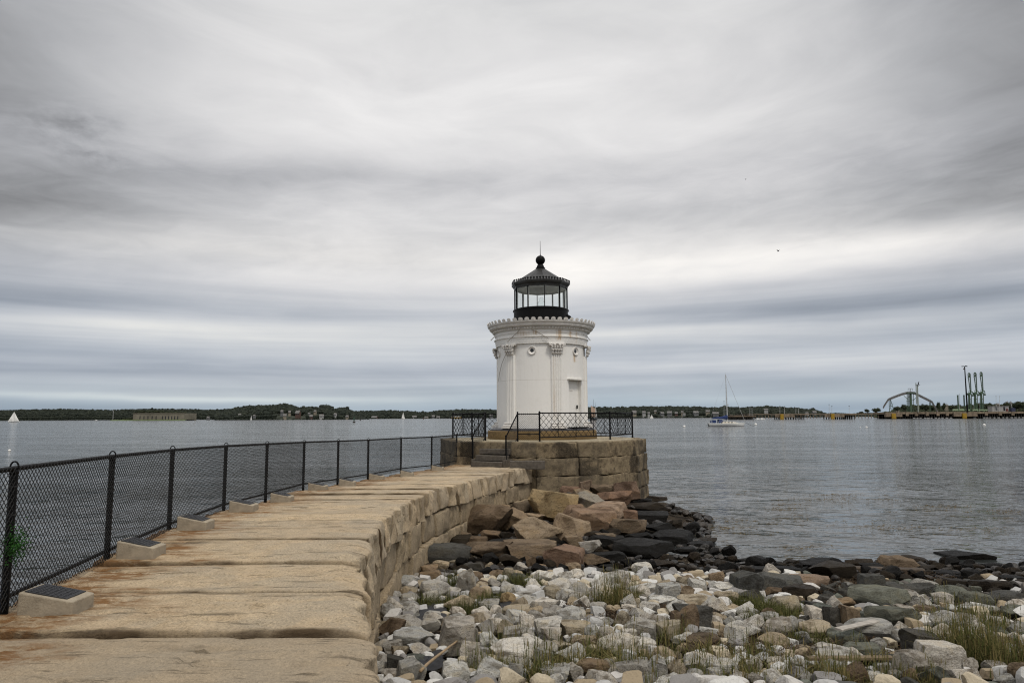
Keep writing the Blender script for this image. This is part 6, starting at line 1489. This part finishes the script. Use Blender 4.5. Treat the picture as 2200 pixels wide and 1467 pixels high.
for px in (2142, 2159): MB().box((xat(px, d+3), d+2.9, zt-2.3), (1.5, .2, 3.2)).build('window', M_DARKGL, sd)
tag(MB().box(Wp(2175.5, 880.5, 1), (3.6, 2.4, 3.6)).box(Wp(2175.5, 876.6, 1), (1.4, 1.2, .8)).build('pump_skid', simple('navy_paint', (.02, .025, .06), .6), loc=Wp(2175.5, 884, 1)), 'dark blue pump skid right of the white pier shed', 'machine')
tag(MB().box(Wp(2163.5, 881, .5), (1.4, 1.2, 2.0)).ball(Wp(2163.5, 877.8, .5), .55).build('red_hydrant_box', simple('red_enamel', (.14, .03, .025), .5), loc=Wp(2163.5, 884, .5)), 'small red fire box in front of the pier shed', 'fire box')
# mooring platforms and the old wharf
for (a, b, yf, lab) in ((1664.5, 1731.5, (1674.5, 1681.5), 'left concrete mooring platform with yellow fender'), (1771.5, 1841.5, (1783, 1790.5), 'right concrete mooring platform with yellow fender')):
    d2 = 620; x0, x1 = xat(a, d2), xat(b, d2); zt = zat((a+b)/2, 888.6, d2)
    t_ = thing('mooring_platform', lab, 'mooring platform', ((x0+x1)/2, d2, ZW), 'mooring platforms')
    xm = x0+(x1-x0)*.6
    MB().box(((x0+x1)/2, d2+5, zt-.55), (x1-x0, 10, 1.1)).build('deck', M_PCONC, t_)
    MB().box(((x0+xm)/2, d2-.4, zt-1.5), (xm-x0-.4, 1.4, 2.96)).build('fender_wall', M_PCONC, t_)
    xf = (xat(yf[0], d2)+xat(yf[1], d2))/2; MB().box((xf, d2-2, ZW+2.5), (2.9, 1.4, 4.8)).box((xf, d2-2.75, ZW+2.5), (2.0, .12, 3.8)).build('yellow_fender', M_YELLOW, t_)
    x = x0+2.2
    while x < x1-1: MB().seg((x, d2+1+rnd.uniform(0, 1), ZW-1), (x, d2+1, zt-1), .42, k=7).seg((x+.8, d2+8, ZW-1), (x+.8, d2+8, zt-1), .42, k=7).build('pile', M_PILE, t_); x += rnd.uniform(1.6, 2.4)
t_ = thing('old_wharf', 'dark old timber wharf behind the moored sailboat', 'wharf', (*at(1596, 899, 640)[:2], ZW))
d2 = 640; x0, x1 = xat(1566, d2), xat(1624, d2); zt = zat(1596, 893.2, d2)
MB().box(((x0+x1)/2, d2+5, zt-.4), (x1-x0, 12, .8)).build('deck', M_PCONC, t_)
x = x0+.5
while x < x1: MB().seg((x+rnd.uniform(-.5, .5), d2, ZW-1), (x, d2, zt+rnd.uniform(-.2, 1.6)), .4, k=7).build('pile', M_PILE, t_); x += rnd.uniform(.9, 1.5)
MB().box(((x0+x1)/2, d2+10.5, ZW+1.8), (x1-x0, .4, 3.4)).build('back_wall', M_PILE, t_)
for i in range(26):
    px = rnd.uniform(1567, 1622); MB().box((xat(px, d2+3), d2+rnd.uniform(1, 8), zt+.7), (rnd.uniform(.6, 2.2), 1.6, rnd.uniform(.8, 2.0)), rz=rnd.uniform(0, 3)).build('stacked_timber', M_WOOD, t_)
tr = thing('pier_trestle', 'long low causeway of grey piles joining the mooring platforms to the shore', 'causeway', (*at(1760, 892, 880)[:2], ZW))
d2 = 880; x0, x1 = xat(1600, d2), xat(1905, d2); zt = zat(1760, 888.4, d2)
MB().box(((x0+x1)/2, d2+3, zt-.5), (x1-x0, 5, 1.0)).build('deck', M_PCONC, tr)
for i in range(44): x = x0+(x1-x0)*(i+.5)/44; MB().seg((x, d2+1.5, ZW-1), (x, d2+1.5, zt-.9), .45, k=6).build('pile', M_HCREAM if i % 6 == 0 else M_PCONC, tr)
POL = [(1611, 875, 'left tall lamp pole on the old wharf'), (1615.6, 874.5, 'right tall lamp pole on the old wharf'), (1675.5, 872.5, 'leftmost lamp pole on the left mooring platform'), (1685.3, 873, 'second lamp pole on the left mooring platform'), (1709.8, 875.5, 'third lamp pole on the left mooring platform'), (1715.8, 875.5, 'rightmost lamp pole on the left mooring platform'), (1781.3, 869, 'tallest lamp pole on the right mooring platform'), (1787, 872.5, 'shorter lamp pole beside the tallest one'), (1824.3, 872, 'lamp pole at the right end of the right mooring platform'), (1555.5, 862, 'lamp pole seen left of the sailboat mast')]
for px, yt, lab in POL:
    d2 = 628; b = at(px, 890, d2); e = at(px, yt, d2); tp = thing('lamp_pole', lab, 'lamp pole', b, 'lamp poles on the mooring platforms')
    MB().seg(b-np.array([0, 0, 1.2]), e, .16, .12, 6).build('pole', M_ALU, tp); MB().box(e, (.9, .5, .35)).build('lamp', M_IRON, tp)
# gulls
for px, py, s_, d2, lab in ((1672, 539, 1.0, 140, 'dark gull flying with raised wings in the bright cloud'), (1602, 385.5, .7, 190, 'tiny dark bird flying high right of centre')):
    o = at(px, py, d2); mb = MB(); mb.ball(o, .16*s_, sq=(1, 1.9, .8))
    for sg in (-1, 1): mb.add([o+np.array([sg*.08, .12, .03])*s_, o+np.array([sg*.08, -.14, .03])*s_, o+np.array([sg*.28, -.12, .26])*s_, o+np.array([sg*.28, .10, .26])*s_, o+np.array([sg*.42, .06, .2])*s_, o+np.array([sg*.08, .0, .09])*s_], [(0, 1, 2, 3), (3, 2, 4), (0, 3, 5), (1, 5, 2), (5, 3, 2)])
    mb.add([o+np.array(q)*s_ for q in ((-.07, .28, 0), (.07, .28, 0), (.1, .45, .02), (-.1, .45, .02), (0, .3, .05))], [(0, 1, 2, 3), (0, 4, 1), (1, 4, 2), (2, 4, 3)])
    tag(mb.build('gull', M_BIRD, loc=o), lab, 'bird', 'birds in the sky')

# ------------------------------------------------------------------ sky, sun, camera
w = bpy.data.worlds.new('World'); sc.world = w; w.use_nodes = True
nt = NT(w.node_tree); bg = nt.n['Background']
SUN_EL, SUN_AZ = R(54), R(150)          # azimuth measured from +Y towards +X: behind the camera, to the right
sky = nt.node('ShaderNodeTexSky', sky_type='NISHITA'); sky.sun_disc = False; sky.sun_elevation = SUN_EL; sky.sun_rotation = SUN_AZ
tc = nt.node('ShaderNodeTexCoord').outputs['Generated']
x, y, z = nt.sep(tc)
el = nt.math('ARCSINE', z)*(180/math.pi); az = nt.math('ARCTAN2', x, y)*(180/math.pi)
zz = nt.math('MAXIMUM', z, 0.0)+.055
cp = nt.xyz(x/zz, y/zz, 0.0)            # where the look meets the cloud layer
st1 = nt.noise(nt.mapping(cp, (.22, .60, 1), (0, 0, .10)), 1.0, 4, .5, .8)
warp = (nt.noise(nt.xyz(az*.045, el*.12, 0.0), 1.0, 4, .5)-.5)*3.2
shi = nt.noise(nt.xyz(az*.060+el*.02, el*.19-az*.006, 3.0), 1.0, 6, .55, .7)-.5
slo = nt.noise(nt.xyz(az*.022+warp*.10, el*.52-az*.004, 8.0), 1.0, 4, .50, .3)-.5
rip = nt.noise(nt.xyz(az*.16+el*.25, el*.75-az*.10, 5.0), 1.0, 5, .6, .6)-.5
wob = nt.noise(nt.xyz(az*.5, el*.9, 1.0), 1.0, 5, .6)-.5
e2_ = el+warp*.7
def el_of(px, py):
    v = ray(px, py); v = v/np.linalg.norm(v); return math.degrees(math.asin(v[2])), math.degrees(math.atan2(v[0], v[1]))
ST = [(-3, (120, 126, 132)), (0, (153, 171, 190)), (1.0, (166, 181, 196)), (2.0, (182, 191, 201)), (3.4, (190, 195, 203)), (5.0, (193, 198, 205)), (6.6, (202, 205, 209)), (8.4, (199, 202, 207)), (10.5, (212, 212, 214)), (12.8, (224, 222, 220)), (16, (219, 218, 218)), (19, (216, 215, 216)), (23, (223, 222, 222)), (28, (223, 222, 222)), (34, (214, 214, 214)), (60, (214, 214, 215)), (90, (214, 214, 215))]
base = nt.ramp((e2_+3)*(1/93), [((e+3)/93, s2l(c)) for e, c in ST])
def feat(px, py, wa, we, slope, amp):
    e, a = el_of(px, py); da = (az-a)*(1/wa); de = ((el+warp*.45)-e-(az-a)*slope)*(1/we)
    return nt.math('EXPONENT', (da*da+de*de)*-1.0)*amp
low = el.step(15, 6)
mid_ = el.step(9, 13)*el.step(24, 18)
g = (st1-.5)*.16*(1-low)+shi*(.30-low*.12)+slo*low*.72+rip*(mid_*.16+.04)
lum = g+feat(60, 430, 15, 1.6, .09, -.17)+feat(520, 378, 13, 1.3, .14, -.13)+feat(900, 395, 14, 1.2, .02, -.10)+feat(150, 268, 3.2, 1.3, .15, -.15)*(wob*3.2+.55).clamp()+feat(205, 340, 2.6, .8, .0, -.15)*(wob*3+.4).clamp()+feat(420, 230, 16, 3.0, .05, .06) \
  +feat(1650, 560, 20, 1.3, .015, .18)+feat(2050, 520, 12, 1.2, .03, .10)+feat(1180, 580, 6, 2.4, 0, .14)+feat(1850, 662, 18, 1.1, -.01, -.20)+feat(1500, 712, 16, .5, .0, .12)+feat(1900, 760, 24, .55, 0, .12)+feat(1800, 800, 26, .6, 0, -.06) \
  +feat(2000, 430, 14, 2.6, .03, -.14)+feat(1300, 470, 14, 1.1, .03, -.08)+feat(250, 690, 16, .55, .02, .14)+feat(300, 640, 16, .8, .02, -.12)+feat(500, 800, 24, .7, .01, -.08)+feat(330, 853, 18, .28, -.004, .24)+feat(760, 600, 10, 1.0, .02, .07)+feat(700, 100, 22, 6, 0, .05) \
  +feat(-250, -60, 17, 14, 0, -.40)+feat(2450, -60, 17, 14, 0, -.40)+feat(2300, 480, 9, 16, 0, -.06)+feat(-100, 560, 8, 9, 0, -.10)
cool = (lum*-3.6).clamp()
col = nt.mix(cool*(.25+low*.5), base, nt.mix(1.0, base, (.87, .96, 1.09), 'MULTIPLY'))
warm = (lum*5.0).clamp()
col = nt.mix(warm*(.2+low*.8), col, nt.mix(1.0, col, (1.06, 1.02, .94), 'MULTIPLY'))
mul = nt.math('MAXIMUM', lum*1.5+1.01, .2)
col = nt.mix(1.0, col, nt.xyz(mul, mul, mul), 'MULTIPLY')
zen = el.step(38, 72)*.95+1.0
col = nt.mix(1.0, col, nt.xyz(zen, zen, zen), 'MULTIPLY')
skyc = nt.mix(1.0, sky.outputs[0], (.10, .10, .10), 'MULTIPLY')
gap = el.step(4.5, .5)*.12+.03
col = nt.mix(gap, col, skyc)
nt.put(bg.inputs['Color'], col); bg.inputs['Strength'].default_value = 1.0

sun = bpy.data.lights.new('sun', 'SUN'); sun.energy = 1.5; sun.angle = R(12); sun.color = (1, .935, .83)
so = bpy.data.objects.new('sun', sun); C.objects.link(so)
dv = Vector((math.sin(SUN_AZ)*math.cos(SUN_EL), math.cos(SUN_AZ)*math.cos(SUN_EL), math.sin(SUN_EL)))
so.rotation_euler = dv.to_track_quat('Z', 'Y').to_euler(); so.location = (0, -5, 30)
cam = bpy.data.cameras.new('camera'); co = bpy.data.objects.new('camera', cam); C.objects.link(co)
cam.sensor_width = 36; cam.lens = 36*F/2200; cam.clip_end = 20000; cam.clip_start = .05
M = Matrix([[_r[i], _u[i], -_f[i]] for i in range(3)])
co.matrix_world = Matrix.Translation(Vector(CAM))@M.to_4x4()
sc.camera = co
vs = sc.view_settings; vs.view_transform = 'Standard'; vs.look = 'None'; vs.exposure = 0; vs.gamma = 1; vs.use_curve_mapping = False
sc.cycles.use_denoising = True; sc.cycles.denoising_prefilter = "FAST"; sc.cycles.denoising_input_passes = "RGB_ALBEDO_NORMAL"; sc.cycles.filter_width = 1.15
sc.cycles.max_bounces = 6; sc.cycles.transparent_max_bounces = 16; sc.cycles.caustics_reflective = False; sc.cycles.caustics_refractive = False
